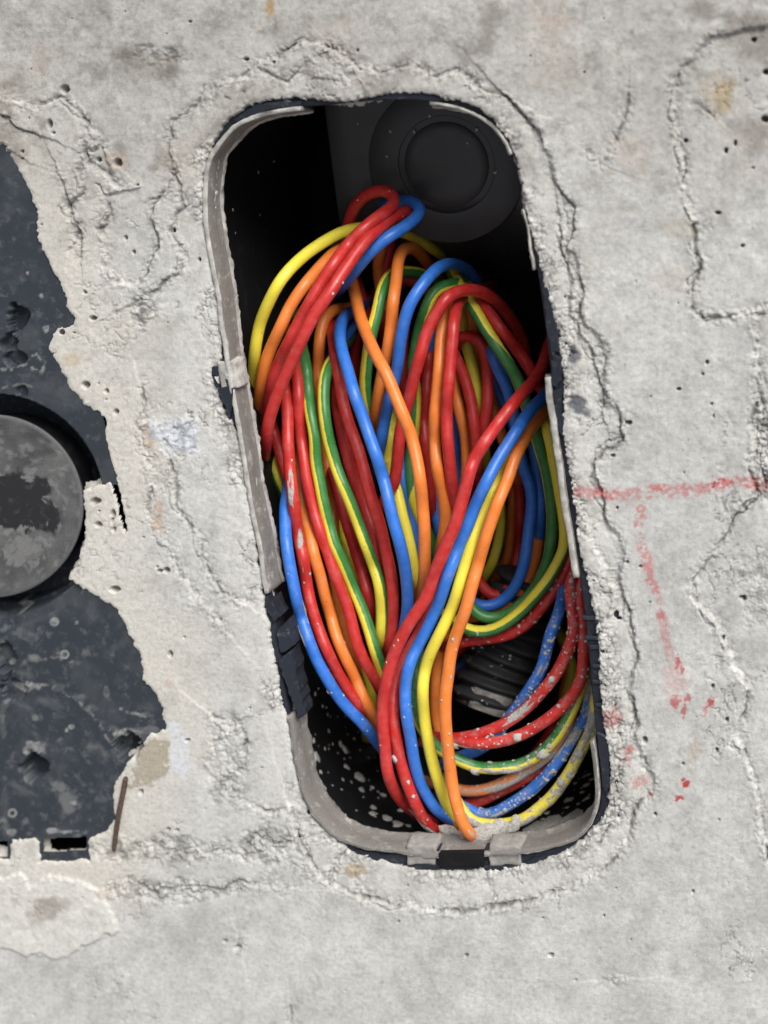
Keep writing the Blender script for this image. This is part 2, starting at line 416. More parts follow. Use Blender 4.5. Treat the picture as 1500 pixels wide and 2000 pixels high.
# torn edges of the cement skin: (points, step height with sign for the left side, groove depth)
CRACKS = [
 ([(1500,50),(1445,58),(1392,72),(1352,112),(1322,150),(1313,188),(1318,235),(1326,290),(1340,320),(1333,352),(1348,400),(1358,440),(1352,475),(1372,520),(1352,555),(1352,600),(1372,622),(1440,618),(1490,606)], 5, 11),
 ([(1490,606),(1474,640),(1480,700),(1486,745),(1468,810),(1470,880),(1460,905),(1474,950),(1482,972),(1440,1004),(1412,1055),(1390,1090),(1352,1130),(1350,1160),(1372,1190),(1402,1222),(1412,1250),(1436,1300),(1462,1345),(1452,1400),(1428,1432),(1452,1470),(1476,1530),(1486,1600),(1500,1680)], 5, 11),
 ([(1484,745),(1490,820),(1488,900),(1496,960)], 3, 12),
 ([(985,185),(1022,225),(1050,262),(1068,300),(1080,350),(1098,380),(1118,410),(1122,450),(1110,480),(1128,520),(1140,570),(1130,610),(1148,640),(1172,668),(1186,700),(1176,740),(1190,780),(1212,815),(1216,862),(1180,876),(1160,900),(1164,930),(1172,975),(1186,1020),(1212,1052),(1216,1085),(1206,1130),(1222,1180),(1232,1230),(1246,1270),(1240,1310),(1226,1350),(1242,1400),(1238,1450),(1262,1490),(1278,1530),(1262,1560),(1240,1580),(1236,1630),(1200,1680),(1140,1722),(1060,1755),(980,1772),(900,1780),(820,1774),(750,1762),(690,1748),(640,1722),(606,1685),(585,1640),(570,1590)], -4, 9),
 ([(1090,420),(1096,480),(1118,540),(1112,620),(1150,690),(1172,740),(1180,800)], -3, 7),
 ([(1130,980),(1150,1030),(1165,1080),(1190,1120),(1200,1180),(1180,1240),(1206,1300),(1196,1360),(1204,1420),(1220,1480),(1200,1540),(1206,1590),(1170,1650)], 3, 9),
 ([(985,190),(940,170),(900,140),(850,150),(800,128),(740,146),(690,120),(640,86),(590,82),(540,108),(505,122),(486,150),(440,160),(408,180),(395,212),(352,222),(332,235),(328,285),(342,330),(330,370),(300,395),(298,440),(306,480),(290,520),(270,562),(222,548),(200,522),(204,480),(196,450),(216,412),(200,380),(236,372),(210,338),(170,310),(160,275)], -4, 9),
 ([(345,330),(352,400),(330,450),(362,492),(345,540),(318,556),(285,575)], 3, 7),
 ([(0,228),(30,246),(76,264)], -3, 9), ([(0,282),(14,290)], -2, 8),
 ([(0,190),(60,205),(110,190),(150,215),(176,250),(200,282),(172,292),(150,330),(160,370),(130,410),(150,440),(142,470)], 3, 7),
 ([(112,330),(130,372),(134,410),(150,450),(156,500)], -2, 6),
 ([(276,760),(288,800),(272,830),(278,870),(292,900),(296,955),(284,990),(302,1010),(320,1060),(340,1080),(352,1120),(372,1150),(395,1180),(430,1220)], 2, 7),
 ([(330,900),(342,930),(340,980),(360,1010),(390,1060),(410,1120),(430,1160),(470,1180)], 2, 6),
 ([(410,1400),(440,1430),(460,1410),(480,1450),(470,1490),(440,1520),(460,1560),(520,1590),(560,1580)], 2, 7),
 ([(300,1650),(350,1668),(420,1660),(470,1672),(500,1640),(540,1650),(600,1640)], 2, 7),
 ([(215,1740),(250,1720),(300,1745),(360,1730),(420,1740),(480,1720),(560,1730)], 2, 6),
 ([(695,1690),(700,1720),(716,1740)], 1, 10), ([(680,1660),(650,1690),(640,1720)], 1, 6),
 ([(1150,300),(1180,320),(1225,220),(1228,180)], 1, 4), ([(1360,200),(1395,230)], 1, 5),
 ([(566,1970),(570,2000)], 1, 7), ([(462,1838),(466,1850)], 1, 6), ([(1180,1915),(1225,1912)], 1, 4),
 ([(640,100),(600,120),(560,160),(520,140)], 1, 5), ([(650,95),(690,140),(660,160),(620,150)], 1, 5),
]
wl1, wl2 = worley(GX + 4 * wf1, GY + 4 * wf2, 13, 1)
crumb = sstep(0.02, 0.30, wl2 - wl1)
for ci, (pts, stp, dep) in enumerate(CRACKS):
    xs = [p[0] for p in pts]; ys = [p[1] for p in pts]
    i0, i1 = np.searchsorted(gx, [min(xs) - 140, max(xs) + 140]); j0, j1 = np.searchsorted(gy, [min(ys) - 140, max(ys) + 140])
    sl = (slice(j0, j1), slice(i0, i1))
    amp = 6.5 if dep > 5 else 3
    x = GX[sl] + amp * fbm(GX[sl], GY[sl], 30, 4, 40 + ci, 0.6); y = GY[sl] + amp * fbm(GX[sl], GY[sl], 30, 4, 70 + ci, 0.6)
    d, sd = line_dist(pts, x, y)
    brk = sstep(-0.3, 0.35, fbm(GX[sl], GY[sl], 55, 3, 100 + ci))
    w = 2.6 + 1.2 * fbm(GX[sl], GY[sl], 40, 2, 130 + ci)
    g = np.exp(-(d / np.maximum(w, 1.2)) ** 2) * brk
    x2 = GX[sl] + 13 * fbm(GX[sl], GY[sl], 42, 4, 160 + ci, 0.6) + 5; y2 = GY[sl] + 13 * fbm(GX[sl], GY[sl], 42, 4, 190 + ci, 0.6)
    d2, _ = line_dist(pts, x2, y2)
    g2 = np.exp(-(d2 / 2.2) ** 2) * sstep(-0.1, 0.35, fbm(GX[sl], GY[sl], 60, 3, 220 + ci)) * (0.8 if dep > 5 else 0)
    band = np.exp(-(d / 13.0) ** 2)
    H[sl] += -0.78 * dep * g - 0.5 * dep * g2 + stp * sd * np.exp(-d / 60) * sstep(0, 4, d) * 0.9
    H[sl] += band * (2.2 * (crumb[sl] - .6) + 2.2 * fbm(GX[sl], GY[sl], 11, 3, 250 + ci) + 1.5 * fbm(GX[sl], GY[sl], 30, 3, 280 + ci) - 1.0)
    rough_shade_c = np.clip(0.75 * g + 0.6 * g2 + 0.28 * band * sstep(-0.2, 0.6, wf1[sl]), 0, 1)[..., None]  # rough mortar tone in the bands, plus shade painted into the grooves
    ALB[sl] = ALB[sl] * (1 - rough_shade_c) + np.array((0.20, 0.195, 0.185)) * rough_shade_c
# wrinkled, half torn laitance
wz = np.clip((1 - sstep(60, 170, s_hole + 40 * mid)) * 0.9 + sstep(1330, 1400, GX + 40 * big) * 0.8 + (1 - sstep(330, 420, GX)) * sstep(150, 260, GY) * 0.6, 0, 1) * sstep(-0.15, 0.35, fbm(GX, GY, 150, 3, 91))
rid = np.abs(fbm(WX, WY, 52, 4, 92, 0.55)); rid2 = np.abs(fbm(WX, WY, 38, 4, 93, 0.55))
rl = np.exp(-(rid / 0.035) ** 2) * sstep(-.1, .3, fbm(GX, GY, 70, 2, 94)); rl2 = np.exp(-(rid2 / 0.04) ** 2) * sstep(0, .4, fbm(GX, GY, 70, 2, 95))
H -= wz * (3.8 * rl + 3.2 * rl2); H += wz * 0.9 * fbm(GX, GY, 16, 4, 96)
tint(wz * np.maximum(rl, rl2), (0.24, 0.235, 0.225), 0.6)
# rough broken mortar right beside the box
rz = (1 - sstep(6, 40, s_hole + 16 * wob1 + 8 * small)) * sstep(-0.35, 0.25, fbm(GX, GY, 120, 3, 31) + 0.35 * (GX > 900) + 0.5 * sstep(1500, 1650, GY))
H += rz * (3.4 * fbm(GX, GY, 14, 4, 33) + 2.4 * (crumb - 0.6) - 2.0)
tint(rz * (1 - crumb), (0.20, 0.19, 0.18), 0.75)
tint(rz * sstep(0.1, 0.7, fbm(GX, GY, 22, 3, 34)), (0.30, 0.29, 0.27), 0.7)
tint(rz * sstep(0.2, 0.7, fbm(GX, GY, 18, 3, 35)), (0.62, 0.61, 0.58), 0.7)
# honeycombed mortar along the far right edge and below the plate
for (x0, y0, rx, ry, k) in ((1497, 890, 34, 130, 1.0), (1500, 1150, 70, 90, .6), (300, 1660, 210, 30, .8), (280, 610, 36, 34, 1.0), (330, 1742, 160, 26, .9), (440, 1480, 50, 90, .7), (300, 110, 70, 26, .6), (520, 1650, 60, 50, .9)):
    e = 1 - sstep(0.5, 1.1, np.hypot((GX - x0) / rx, (GY - y0) / ry) + 0.3 * small)
    e = e * k
    H += e * (4.5 * fbm(GX, GY, 16, 4, 37) - 3 * (1 - crumb) - 1.5)
    tint(e * sstep(-0.1, 0.6, fbm(GX, GY, 17, 4, 38)), (0.20, 0.195, 0.185), 0.75)
# cement lump bottom left
FLAKE = [(-300,1700),(0,1704),(40,1706),(60,1728),(100,1708),(150,1712),(190,1730),(214,1756),(228,1790),(226,1816),(200,1826),(180,1842),(140,1862),(100,1869),(52,1864),(10,1848),(-60,1846),(-300,1850)]
s_fl = poly_sdf(FLAKE, WX, WY)
fm = 1 - sstep(-5, 1, s_fl)
H += fm * (5 + 2.0 * mid + 1.0 * small); tint(fm, (0.60, 0.588, 0.555), 0.85)
dirt = fm * sstep(0.0, 0.6, fbm(GX, GY, 50, 4, 51) + 0.5 - np.hypot((GX - 110) / 70, (GY - 1790) / 70) * 0.8)
tint(dirt, (0.30, 0.27, 0.235), 0.7)
# stains and marks
def spot(x0, y0, rx, ry, c, k, n=0.45, seed=61, size=14):
    e = 1 - sstep(0.55, 1.15, np.hypot((GX - x0) / rx, (GY - y0) / ry) + n * fbm(GX, GY, size, 4, seed))
    tint(e, c, k); return e
spot(1412, 184, 20, 36, (0.33, 0.24, 0.13), 0.8); spot(1406, 180, 40, 46, (0.42, 0.36, 0.27), 0.5)
spot(527, 10, 13, 24, (0.36, 0.25, 0.12), 0.85); spot(1085, 40, 40, 18, (0.40, 0.30, 0.25), 0.35)
spot(1235, 300, 60, 45, (0.42, 0.34, 0.29), 0.35); spot(1320, 445, 50, 22, (0.40, 0.35, 0.27), 0.35)
spot(230, 320, 34, 20, (0.42, 0.33, 0.25), 0.45); spot(80, 115, 22, 30, (0.33, 0.26, 0.22), 0.45); spot(205, 1745, 18, 8, (0.45, 0.36, 0.28), 0.5)
spot(292, 850, 14, 26, (0.42, 0.27, 0.16), 0.55); spot(310, 1010, 12, 34, (0.42, 0.28, 0.18), 0.5); spot(140, 700, 20, 14, (0.46, 0.37, 0.24), 0.5)
spot(690, 1700, 26, 14, (0.34, 0.25, 0.14), 0.6); spot(330, 1335, 12, 7, (0.55, 0.28, 0.22), 0.4)
e = 1 - sstep(0.8, 1.05, np.maximum(np.abs(GX - 342 - (GY - 855) * 0.1) / 48, np.abs(GY - 855) / 37) + 0.22 * wf1 + .25 * small)
tint(e, (0.58, 0.61, 0.66), 0.7); tint(e * sstep(0.1, 0.5, fbm(GX, GY, 12, 3, 62)), (0.30, 0.32, 0.35), 0.7); H += e * (1.2 + 2.0 * fbm(GX, GY, 10, 3, 63))
e = 1 - sstep(0.8, 1.05, np.maximum(np.abs(GX - 352) / 24, np.abs(GY - 1470) / 52) + 0.3 * wf1 + .4 * small)
tint(e, (0.60, 0.62, 0.66), 0.7)
e = 1 - sstep(0.75, 1.0, np.maximum(np.abs(GX - 296) / 38, np.abs(GY - 1482) / 46) + 0.3 * wf1 + .3 * small)
tint(e, (0.36, 0.32, 0.25), 0.9); H += e * 1.5
# red crayon strokes
def stroke(pts, w, k, seed, c=(0.50, 0.10, 0.10), thr=0.0):
    xs = [p[0] for p in pts]; ys = [p[1] for p in pts]
    i0, i1 = np.searchsorted(gx, [min(xs) - 40, max(xs) + 40]); j0, j1 = np.searchsorted(gy, [min(ys) - 40, max(ys) + 40])
    sl = (slice(j0, j1), slice(i0, i1))
    d, _ = line_dist(pts, GX[sl] + 3 * wf1[sl], GY[sl] + 3 * wf2[sl])
    e = (1 - sstep(w * 0.4, w, d)) * sstep(thr - 0.3, thr + 0.45, 0.9 * fbm(GX[sl], GY[sl], 6, 2, seed) + 0.4 * fbm(GX[sl], GY[sl], 22, 2, seed + 5) + 0.5 * fbm(GX[sl], GY[sl], 45, 2, seed + 1))
    m = np.clip(e * k, 0, 1)[..., None]
    ALB[sl] = ALB[sl] * (1 - m) + np.array(c) * m
stroke([(1130,962),(1180,964),(1230,966),(1290,960),(1350,958),(1400,948),(1440,938),(1475,944),(1500,955)], 17, 0.5, 301, thr=-0.25)
stroke([(1270,952),(1330,950),(1390,955),(1430,940)], 8, 0.6, 303)
stroke([(1155,962),(1195,966)], 16, 0.6, 304); stroke([(1390,948),(1412,938)], 8, 0.9, 306, (0.45, 0.04, 0.05), -0.4)
stroke([(1251,995),(1247,1030),(1252,1065),(1262,1090),(1268,1130),(1280,1150)], 15, 0.6, 305, thr=-0.2)
stroke([(1285,1160),(1295,1210),(1300,1250),(1312,1290)], 12, 0.35, 307, thr=-0.2)
for x0, y0, rx, ry, k in ((1324,1294,7,12,.9),(1332,1306,6,9,.8),(1320,1372,11,10,.75),(1342,1362,8,7,.75),(1336,1388,6,13,.7),(1387,1372,9,9,.85),(1377,1390,5,12,.5),
                          (1338,1528,8,9,.95),(1325,1557,9,7,.9),(1192,1405,22,18,.4),(1244,1528,20,14,.4),(1222,1480,12,18,.35),(1230,1466,7,10,.5),(1292,1202,8,12,.5),(1272,1552,6,5,.7)):
    spot(x0, y0, rx, ry, (0.42, 0.045, 0.05), k, 0.75, 310, 6)
spot(1320, 1330, 26, 40, (0.55, 0.33, 0.31), 0.4); spot(1360, 1460, 12, 40, (0.42, 0.36, 0.30), 0.45, 0.4); spot(1350, 1480, 10, 30, (0.42, 0.36, 0.30), 0.4, 0.4)
# blowholes
pits = [(1472,78,6),(1497,140,7),(1495,233,9),(1418,295,5),(1436,280,4),(1450,480,4),(1339,275,5),(1401,416,5),(1381,707,4),(1227,826,6),(1197,890,4),(1325,760,4),(1450,1168,5),(1453,1170,5),
        (1392,1340,4),(1420,1405,4),(1260,1446,6),(1400,1464,4),(1412,1248,4),(1203,1202,6),(1208,1210,5),(1280,1590,4),(1076,1865,5),(910,1866,4),(440,1838,4),(465,1850,5),
        (126,176,9),(228,318,8),(98,242,7),(190,312,5),(244,465,4),(260,492,4),(338,450,5),(168,752,8),(208,765,5),(226,804,5),(186,980,8),(220,1003,6),(218,1018,4),(222,1036,4),(192,1025,6),
        (325,1115,6),(312,1116,4),(222,1152,8),(332,1278,5),(366,1446,4),(275,1548,5),(328,1620,4),(345,1622,4),(180,622,6),(165,570,4),(120,650,5),(600,1590,4),(700,210,4),(480,115,5)]
for k in range(150):
    x0 = float(RNG.uniform(0, 1500)); y0 = float(RNG.uniform(0, 2000))
    pits.append((x0, y0, float(RNG.choice([1.6, 2.0, 2.4, 3.0, 3.6], p=[.3, .3, .2, .15, .05]))))
for (x0, y0, r) in pits:
    i0, i1 = np.searchsorted(gx, [x0 - 22, x0 + 22]); j0, j1 = np.searchsorted(gy, [y0 - 22, y0 + 22])
    sl = (slice(j0, j1), slice(i0, i1)); a = RNG.uniform(0.7, 1.3)
    d = np.hypot((GX[sl] - x0) / a, (GY[sl] - y0) * a) + 0.25 * r * wf1[sl]
    H[sl] -= min(5.0 * r, 28) * (1 - sstep(0.45 * r, 1.15 * r, d))
# the straight crack beside the plate and the edge of the plate's side
crackd, _ = line_dist([(188,810),(196,850),(206,890),(222,945),(233,990),(240,1022),(243,1036)], GX + 1.6 * wf1, GY + 1.6 * wf2)
crw = np.interp(GY, [810, 940, 1036], [9.0, 8.0, 5.5])
H -= 9 * (1 - sstep(crw - 2.5, crw + 1.0, crackd + 1.0)) * (s_plate > -4)
spot_d = np.hypot((GX - 199) / 8, (GY - 828) / 15); H -= 9 * (1 - sstep(0.7, 1.1, spot_d))
# dark smear of plastic left on the concrete beside the right rim
for (x0, y0, rx, ry) in ((1128, 798, 24, 20), (1116, 700, 14, 26), (1215, 80, 0.1, 0.1)):
    if rx > 1:
        e = spot(x0, y0, rx, ry, (0.085, 0.095, 0.115), 0.85, 0.5, 71, 20); H -= 4 * e
# falling edges at the two openings
sh = s_hole + 3.2 * fbm(GX, GY, 16, 4, 81) + 2.0 * fbm(GX, GY, 6, 2, 82)
sp = s_plate + 3.0 * fbm(GX, GY, 18, 4, 83) + 1.6 * fbm(GX, GY, 6, 2, 84)
H = H - 2.0 * (1 - sstep(0, 9, sh)) - 34 * (1 - sstep(-6, 0, sh))
H = H - 1.5 * (1 - sstep(0, 7, sp)) - 34 * (1 - sstep(-5, 0, sp))
far = sstep(60, 300, np.maximum(np.maximum(-GX, GX - 1500), np.maximum(-GY, GY - 2000)))
H = H * (1 - 0.4 * far)
V = place(GX.ravel().astype(float), GY.ravel().astype(float), 0.0)
V[:, 2] = H.ravel() * U
nx, ny = len(gx), len(gy)
idx = np.arange(nx * ny).reshape(ny, nx)
keep_v = (np.minimum(sh, sp) > -9)
gone = ((crackd < crw - 2.6) & (s_plate > -6)) | (spot_d < .85)
keep = ~(gone[:-1, :-1] | gone[1:, 1:]) & (keep_v[:-1, :-1] | keep_v[1:, :-1] | keep_v[:-1, 1:] | keep_v[1:, 1:])
quads = np.stack([idx[1:, :-1], idx[1:, 1:], idx[:-1, 1:], idx[:-1, :-1]], -1)[keep]
used = np.zeros(nx * ny, bool); used[quads.ravel()] = True
remap = np.cumsum(used) - 1
me = mesh_quads("concrete_slab", V[used], remap[quads])
at = me.attributes.new("albedo", 'FLOAT_COLOR', 'POINT')
c4 = np.ones((used.sum(), 4), np.float32); c4[:, :3] = np.clip(ALB.reshape(-1, 3)[used], 0.02, 0.8)
at.data.foreach_set("color", c4.ravel())
link("concrete_slab", me, M_CONC, kind="structure", recenter=False)

# ------------------------------------------------------------------ junction box
BOX_D = 700.0
def deep(d, k):
    return np.where(d < 50, d, 50 + (d - 50) * k)
box = empty("junction_box", P(790, 940, BOX_D), "long black plastic junction box sunk in the concrete, full of coloured wires", "junction box")
def ring_mesh(name, profile, sl=None, jag=None, seed=0):
    """sweep a profile [(offset outwards, depth)] along the rim outline; sl = (i0,i1) for an open piece"""
    n = len(rim)
    ids = np.arange(n) if sl is None else (np.arange(sl[0], sl[1] + 1) % n)
    rows = []
    for k, (o, d) in enumerate(profile):
        oo = np.full(len(ids), float(o)); dd = np.full(len(ids), float(d))
        oo = oo + (1.6 if sl is not None else 0) * np.interp(np.arange(len(ids)), np.linspace(0, len(ids) - 1, max(4, len(ids) // 5)), np.random.default_rng(seed + 90 + (k > 4)).normal(0, 1, max(4, len(ids) // 5)))
        if jag and k in jag:
            r = np.random.default_rng(seed + k)
            j = r.normal(0, 1, len(ids)); j = np.convolve(np.concatenate([j, j, j]), [.25, .5, .25], 'same')[len(ids):2 * len(ids)]
            dd = dd + j * jag[k]; oo = oo + r.normal(0, 0.25, len(ids)) * jag[k]
        base = place(rim[ids, 0] + rim_n[ids, 0] * oo, rim[ids, 1] + rim_n[ids, 1] * oo, 0.0)
        base[:, 2] = -dd * U
        rows.append(base)
    m = len(ids); verts = np.concatenate(rows); faces = []
    for k in range(len(profile) - 1):
        for i in range(m if sl is None else m - 1):
            j = (i + 1) % m
            faces.append((k * m + i, k * m + j, (k + 1) * m + j, (k + 1) * m + i))
    if sl is not None:
        L = len(profile)
        faces.append(tuple(k * m for k in range(L))); faces.append(tuple(k * m + m - 1 for k in reversed(range(L))))
    return verts, faces, m
# walls and floor
prof = [(22, 24), (24, 92), (26, 120), (16, BOX_D - 30), (2, BOX_D)]
v, f, m = ring_mesh("shell", prof)
c = place(np.array([rim[:, 0].mean()]), np.array([rim[:, 1].mean()]), 0.0)[0]; c[2] = -BOX_D * U
v = np.concatenate([v, [c]]); last = (len(prof) - 1) * m
f += [(last + i, last + (i + 1) % m, len(v) - 1) for i in range(m)]
shell_me = mesh_from("shell", v, f, True)
shell = link("shell", shell_me, M_BOX, box)
bvh = BVHTree.FromPolygons([Vector(p) for p in v], f)
# dark flange under the broken concrete edge
v, f, m = ring_mesh("flange", [(70, 16), (64, 11), (3, 11), (0, 14), (-1, 30), (1, 74), (22, 76)], jag={2: 1.2, 5: 2.0}, seed=5)
link("flange", mesh_from("flange", v, f), M_FLANGE, box)
def nearest(x, y):
    return int(np.argmin((rim[:, 0] - x) ** 2 + (rim[:, 1] - y) ** 2))
n = len(rim)
def rim_piece(a, b, top=0, bottom=76, seed=0, w=9, jag=1.6, mat=None, label=None, pale=(1, 2, 3, 6, 7)):
    i0, i1 = nearest(*a), nearest(*b)
    if i1 < i0: i1 += n
    v, f, m = ring_mesh("rim", [(1, 26), (0, top + 1.5), (-1.5, top), (-w + 1.5, top + .5), (-w, top + 3), (-w - 1, bottom * .5), (-w - 1, bottom - 9), (-w - 5, bottom - 4), (-w - 4, bottom), (-w + 3, bottom + 3), (-2, bottom - 6)],
                        (i0, i1), {0: 1.0, 1: 2.2, 2: 1.2, 3: 1.3, 4: .9, 6: 1.2, 7: jag * 2.4, 8: jag * 2.4, 9: jag}, seed)
    me = mesh_from("rim", v, f); o = link("rim", me, mat or M_RIM, box, label=label)
    me.materials.append(M_RIMTOP)
    for p in me.polygons:
        k = p.index // (m - 1)
        if k in pale: p.material_index = 1
    return o
rim_piece((517,1160), (590,214), seed=1, label="long grey rim strip on the left side")
rim_piece((1164,1450), (560,1400), seed=2, pale=(1,), label="grey rim strip round the lower end")
rim_piece((1074,735), (1130,1128), top=-2, bottom=40, seed=3, w=12, label="pale chipped rim strip on the right side")
rim_piece((835,200), (1000,302), top=2, bottom=30, seed=4, w=6)
rim_piece((1024,405), (1047,525), top=3, bottom=26, seed=6, w=5)

# boxes on the slab grid, bevelled by hand
def block(x0, y0, x1, y1, z_top, z_bot, sk=0.0, bev=2.0, jit=0.0, seed=0):
    """top/bottom depth z_top<z_bot; sk shears x with y"""
    r = np.random.default_rng(seed)
    def loop(x0, y0, x1, y1, d):
        p = np.array([(x0, y0), (x1, y0), (x1, y1), (x0, y1)], float); p[:, 0] += sk * (p[:, 1] - y0)
        p += r.normal(0, 1, p.shape) * jit
        q = place(p[:, 0], p[:, 1], 0.0); q[:, 2] = -d * U; return q
    rows = [loop(x0 + bev, y0 + bev, x1 - bev, y1 - bev, z_top), loop(x0, y0, x1, y1, z_top + bev), loop(x0, y0, x1, y1, z_bot)]
    v = np.concatenate(rows); f = [(0, 1, 2, 3)]
    for k in range(2):
        for i in range(4):
            j = (i + 1) % 4; f.append((k * 4 + i, (k + 1) * 4 + i, (k + 1) * 4 + j, k * 4 + j))
    return v, f
def join(parts):
    V, F, o = [], [], 0
    for v, f in parts:
        V.append(np.asarray(v)); F += [tuple(i + o for i in q) for q in f]; o += len(v)
    return np.concatenate(V), F
def add_block(name, args, mat, parent=box, label=None, **kw):
    v, f = block(*args, **kw)
    return link(name, mesh_from(name, v, f, False), mat, parent, label=label)
# lugs of the lower end, and a dark block for the slot between them
def lug(x0, y0, x1, y1, d, sk, mat, seed):
    nx_, ny_ = 18, 16
    gx_, gy_ = np.meshgrid(np.linspace(x0, x1, nx_), np.linspace(y0, y1, ny_))
    e_ = np.minimum(np.minimum(gx_ - x0, x1 - gx_), np.minimum(gy_ - y0, y1 - gy_))
    z_ = -d + 2.2 * fbm(gx_, gy_, 22, 4, 800 + seed) - 5 * (1 - sstep(0, 5, e_)) - 45 * (e_ <= 0.01) - 2.2 * (1 - sstep(6, 14, np.abs(np.hypot(gx_ - (x0 + x1) / 2, gy_ - (y0 + y1) / 2) - 16)))
    ex_ = 1.6 * fbm(gx_, gy_, 14, 2, 820 + seed)
    p_ = place((gx_ + sk * (gy_ - y0) + ex_).ravel(), (gy_ + ex_).ravel(), 0.0); p_[:, 2] = z_.ravel() * U
    ii_ = np.arange(nx_ * ny_).reshape(ny_, nx_)
    q_ = np.stack([ii_[1:, :-1], ii_[1:, 1:], ii_[:-1, 1:], ii_[:-1, :-1]], -1).reshape(-1, 4)
    return link("clip_lug", mesh_quads("clip_lug", p_, q_), mat, box)
lug(790, 1652, 852, 1694, 3, 0.02, M_LUG, 1)
lug(950, 1652, 1020, 1696, 3, 0.02, M_LUG, 2)
lug(420, 704, 458, 762, 1, 0.16, M_RIMTOP, 3)
v, f = join([block(782, 1692, 858, 1702, 6, 40, bev=1), block(846, 1686, 952, 1694, 8, 40, bev=1), block(944, 1694, 1064, 1704, 6, 40, bev=1),
             block(848, 1664, 856, 1692, 10, 40, bev=1), block(944, 1664, 951, 1692, 10, 40, bev=1)])
link("clip_frame", mesh_from("clip_frame", v, f, False), M_FLANGE, box)
add_block("slot_shade_block", (858, 1664, 945, 1690, -3, 12), M_BOX, bev=1.5, jit=1.2, seed=8)  # raised black block stands in for the shade inside an open slot
# catches on the right wall
for k, (x, y, hgt) in enumerate(((1146, 1205, 40), (1160, 1262, 38), (1166, 1330, 46))):
    parts = [block(x - 10, y, x + 22, y + 8, 4, 40, bev=1.5), block(x + 14, y, x + 22, y + hgt, 4, 40, sk=.12, bev=1.5), block(x - 4, y + hgt, x + 24, y + hgt + 7, 4, 40, bev=1.5)]
    v, f = join(parts); link("catch", mesh_from("catch", v, f, False), M_FLANGE, box)
add_block("catch", (432, 720, 440, 775, 2, 30), M_FLANGE, sk=.3, bev=1)
add_block("catch", (412, 716, 424, 735, 2, 30), M_FLANGE, bev=2)
def shard(name, poly, d0, d1, tilt=(0, 0), mat=None, seed=0, parent=box, smooth=False):
    """broken flat piece: outline with a jagged edge, top depth d0 tilted, going down to d1"""
    r = np.random.default_rng(seed); pts = []
    for (ax, ay), (bx, by) in zip(poly, poly[1:] + poly[:1]):
        m_ = max(1, int(math.hypot(bx - ax, by - ay) / 9))
        for q in range(m_):
            t_ = q / m_; pts.append((ax + (bx - ax) * t_ + r.normal(0, 1.3), ay + (by - ay) * t_ + r.normal(0, 1.3)))
    pts = np.array(pts); cx, cy = pts.mean(0); n_ = len(pts)
    dt_ = d0 + (pts[:, 0] - cx) * tilt[0] + (pts[:, 1] - cy) * tilt[1] + r.normal(0, .12, n_)
    a = place(cx + (pts[:, 0] - cx) * .9, cy + (pts[:, 1] - cy) * .94, 0.0); a[:, 2] = -dt_ * U
    b = place(pts[:, 0], pts[:, 1], 0.0); b[:, 2] = -(dt_ + 2.5) * U
    c_ = b.copy(); c_[:, 2] = -d1 * U
    mid_ = place(np.array([cx]), np.array([cy]), 0.0); mid_[:, 2] = -(d0 + .5) * U
    v = np.concatenate([a, b, c_, mid_]); f = []
    for i_ in range(n_):
        j_ = (i_ + 1) % n_
        f += [(i_, j_, 3 * n_), (i_, n_ + i_, n_ + j_, j_), (n_ + i_, 2 * n_ + i_, 2 * n_ + j_, n_ + j_)]
    return link(name, mesh_from(name, v, f, smooth), mat or M_FLANGE, parent)
for k, (poly, d0, tl) in enumerate((
    ([(516,1178),(528,1172),(546,1206),(534,1220)], 3, (.1, .05)),
    ([(538,1232),(560,1216),(569,1262),(558,1274),(546,1278)], 6, (.2, 0)),
    ([(546,1292),(567,1270),(578,1330),(592,1398),(583,1406),(571,1372),(561,1354)], 4, (.25, 0)),
    ([(424,760),(455,756),(455,784),(449,820),(439,794)], 0, (0, 0)),
    ([(412,734),(417,733),(427,758),(422,760)], 1, (0, 0)),
    ([(1056,540),(1066,556),(1078,612),(1090,652),(1092,688),(1076,692),(1066,640)], 4, (-.15, 0)),
    ([(1078,690),(1096,700),(1094,742),(1088,760),(1076,752)], 1, (-.2, 0)),
    ([(1078,764),(1094,762),(1100,830),(1098,858),(1088,840)], 5, (-.1, 0)),
    ([(1166,1432),(1184,1440),(1190,1510),(1186,1560),(1176,1540)], 5, (-.1, 0)),
    ([(448,236),(492,208),(540,196),(590,196),(588,206),(540,210),(500,222),(462,246)], 5, (0, .1)),
    ([(700,196),(760,182),(820,180),(868,190),(860,198),(800,192),(730,196)], 6, (0, .1)),
    ([(690,1662),(740,1670),(790,1682),(786,1692),(735,1684),(694,1670)], 5, (0, 0)),
    ([(1024,1684),(1080,1668),(1098,1662),(1096,1672),(1060,1684),(1026,1692)], 6, (0, 0)),
    )):
    shard("broken_edge", poly, d0, 60, tl, seed=20 + k)
# raised end platform with its knock-out
PLAT_D = 335.0
def plat_depth(y):
    return PLAT_D + 0.22 * (y - 190) + 0.0125 * np.maximum(np.asarray(y, float) - 385, 0) ** 2
rows_y = np.concatenate([np.arange(178, 380, 25.0), np.arange(385, 546, 12.0)]); rows = []
for y_ in rows_y:
    xl = np.interp(y_, [178, 300, 430, 560], [630, 645, 662, 690]); xs_ = np.concatenate([[xl], np.linspace(xl + 5, 1090, 14)])
    r_ = place(xs_, np.full(15, y_), np.full(15, float(plat_depth(y_)) )); r_[0, 2] -= 2 * U
    b_ = r_[:1].copy(); b_[0, 2] = -(BOX_D - 4) * U
    rows.append(np.concatenate([b_, r_]))
v = np.concatenate(rows); f = [(a * 16 + b, a * 16 + b + 1, (a + 1) * 16 + b + 1, (a + 1) * 16 + b) for a in range(len(rows) - 1) for b in range(15)]
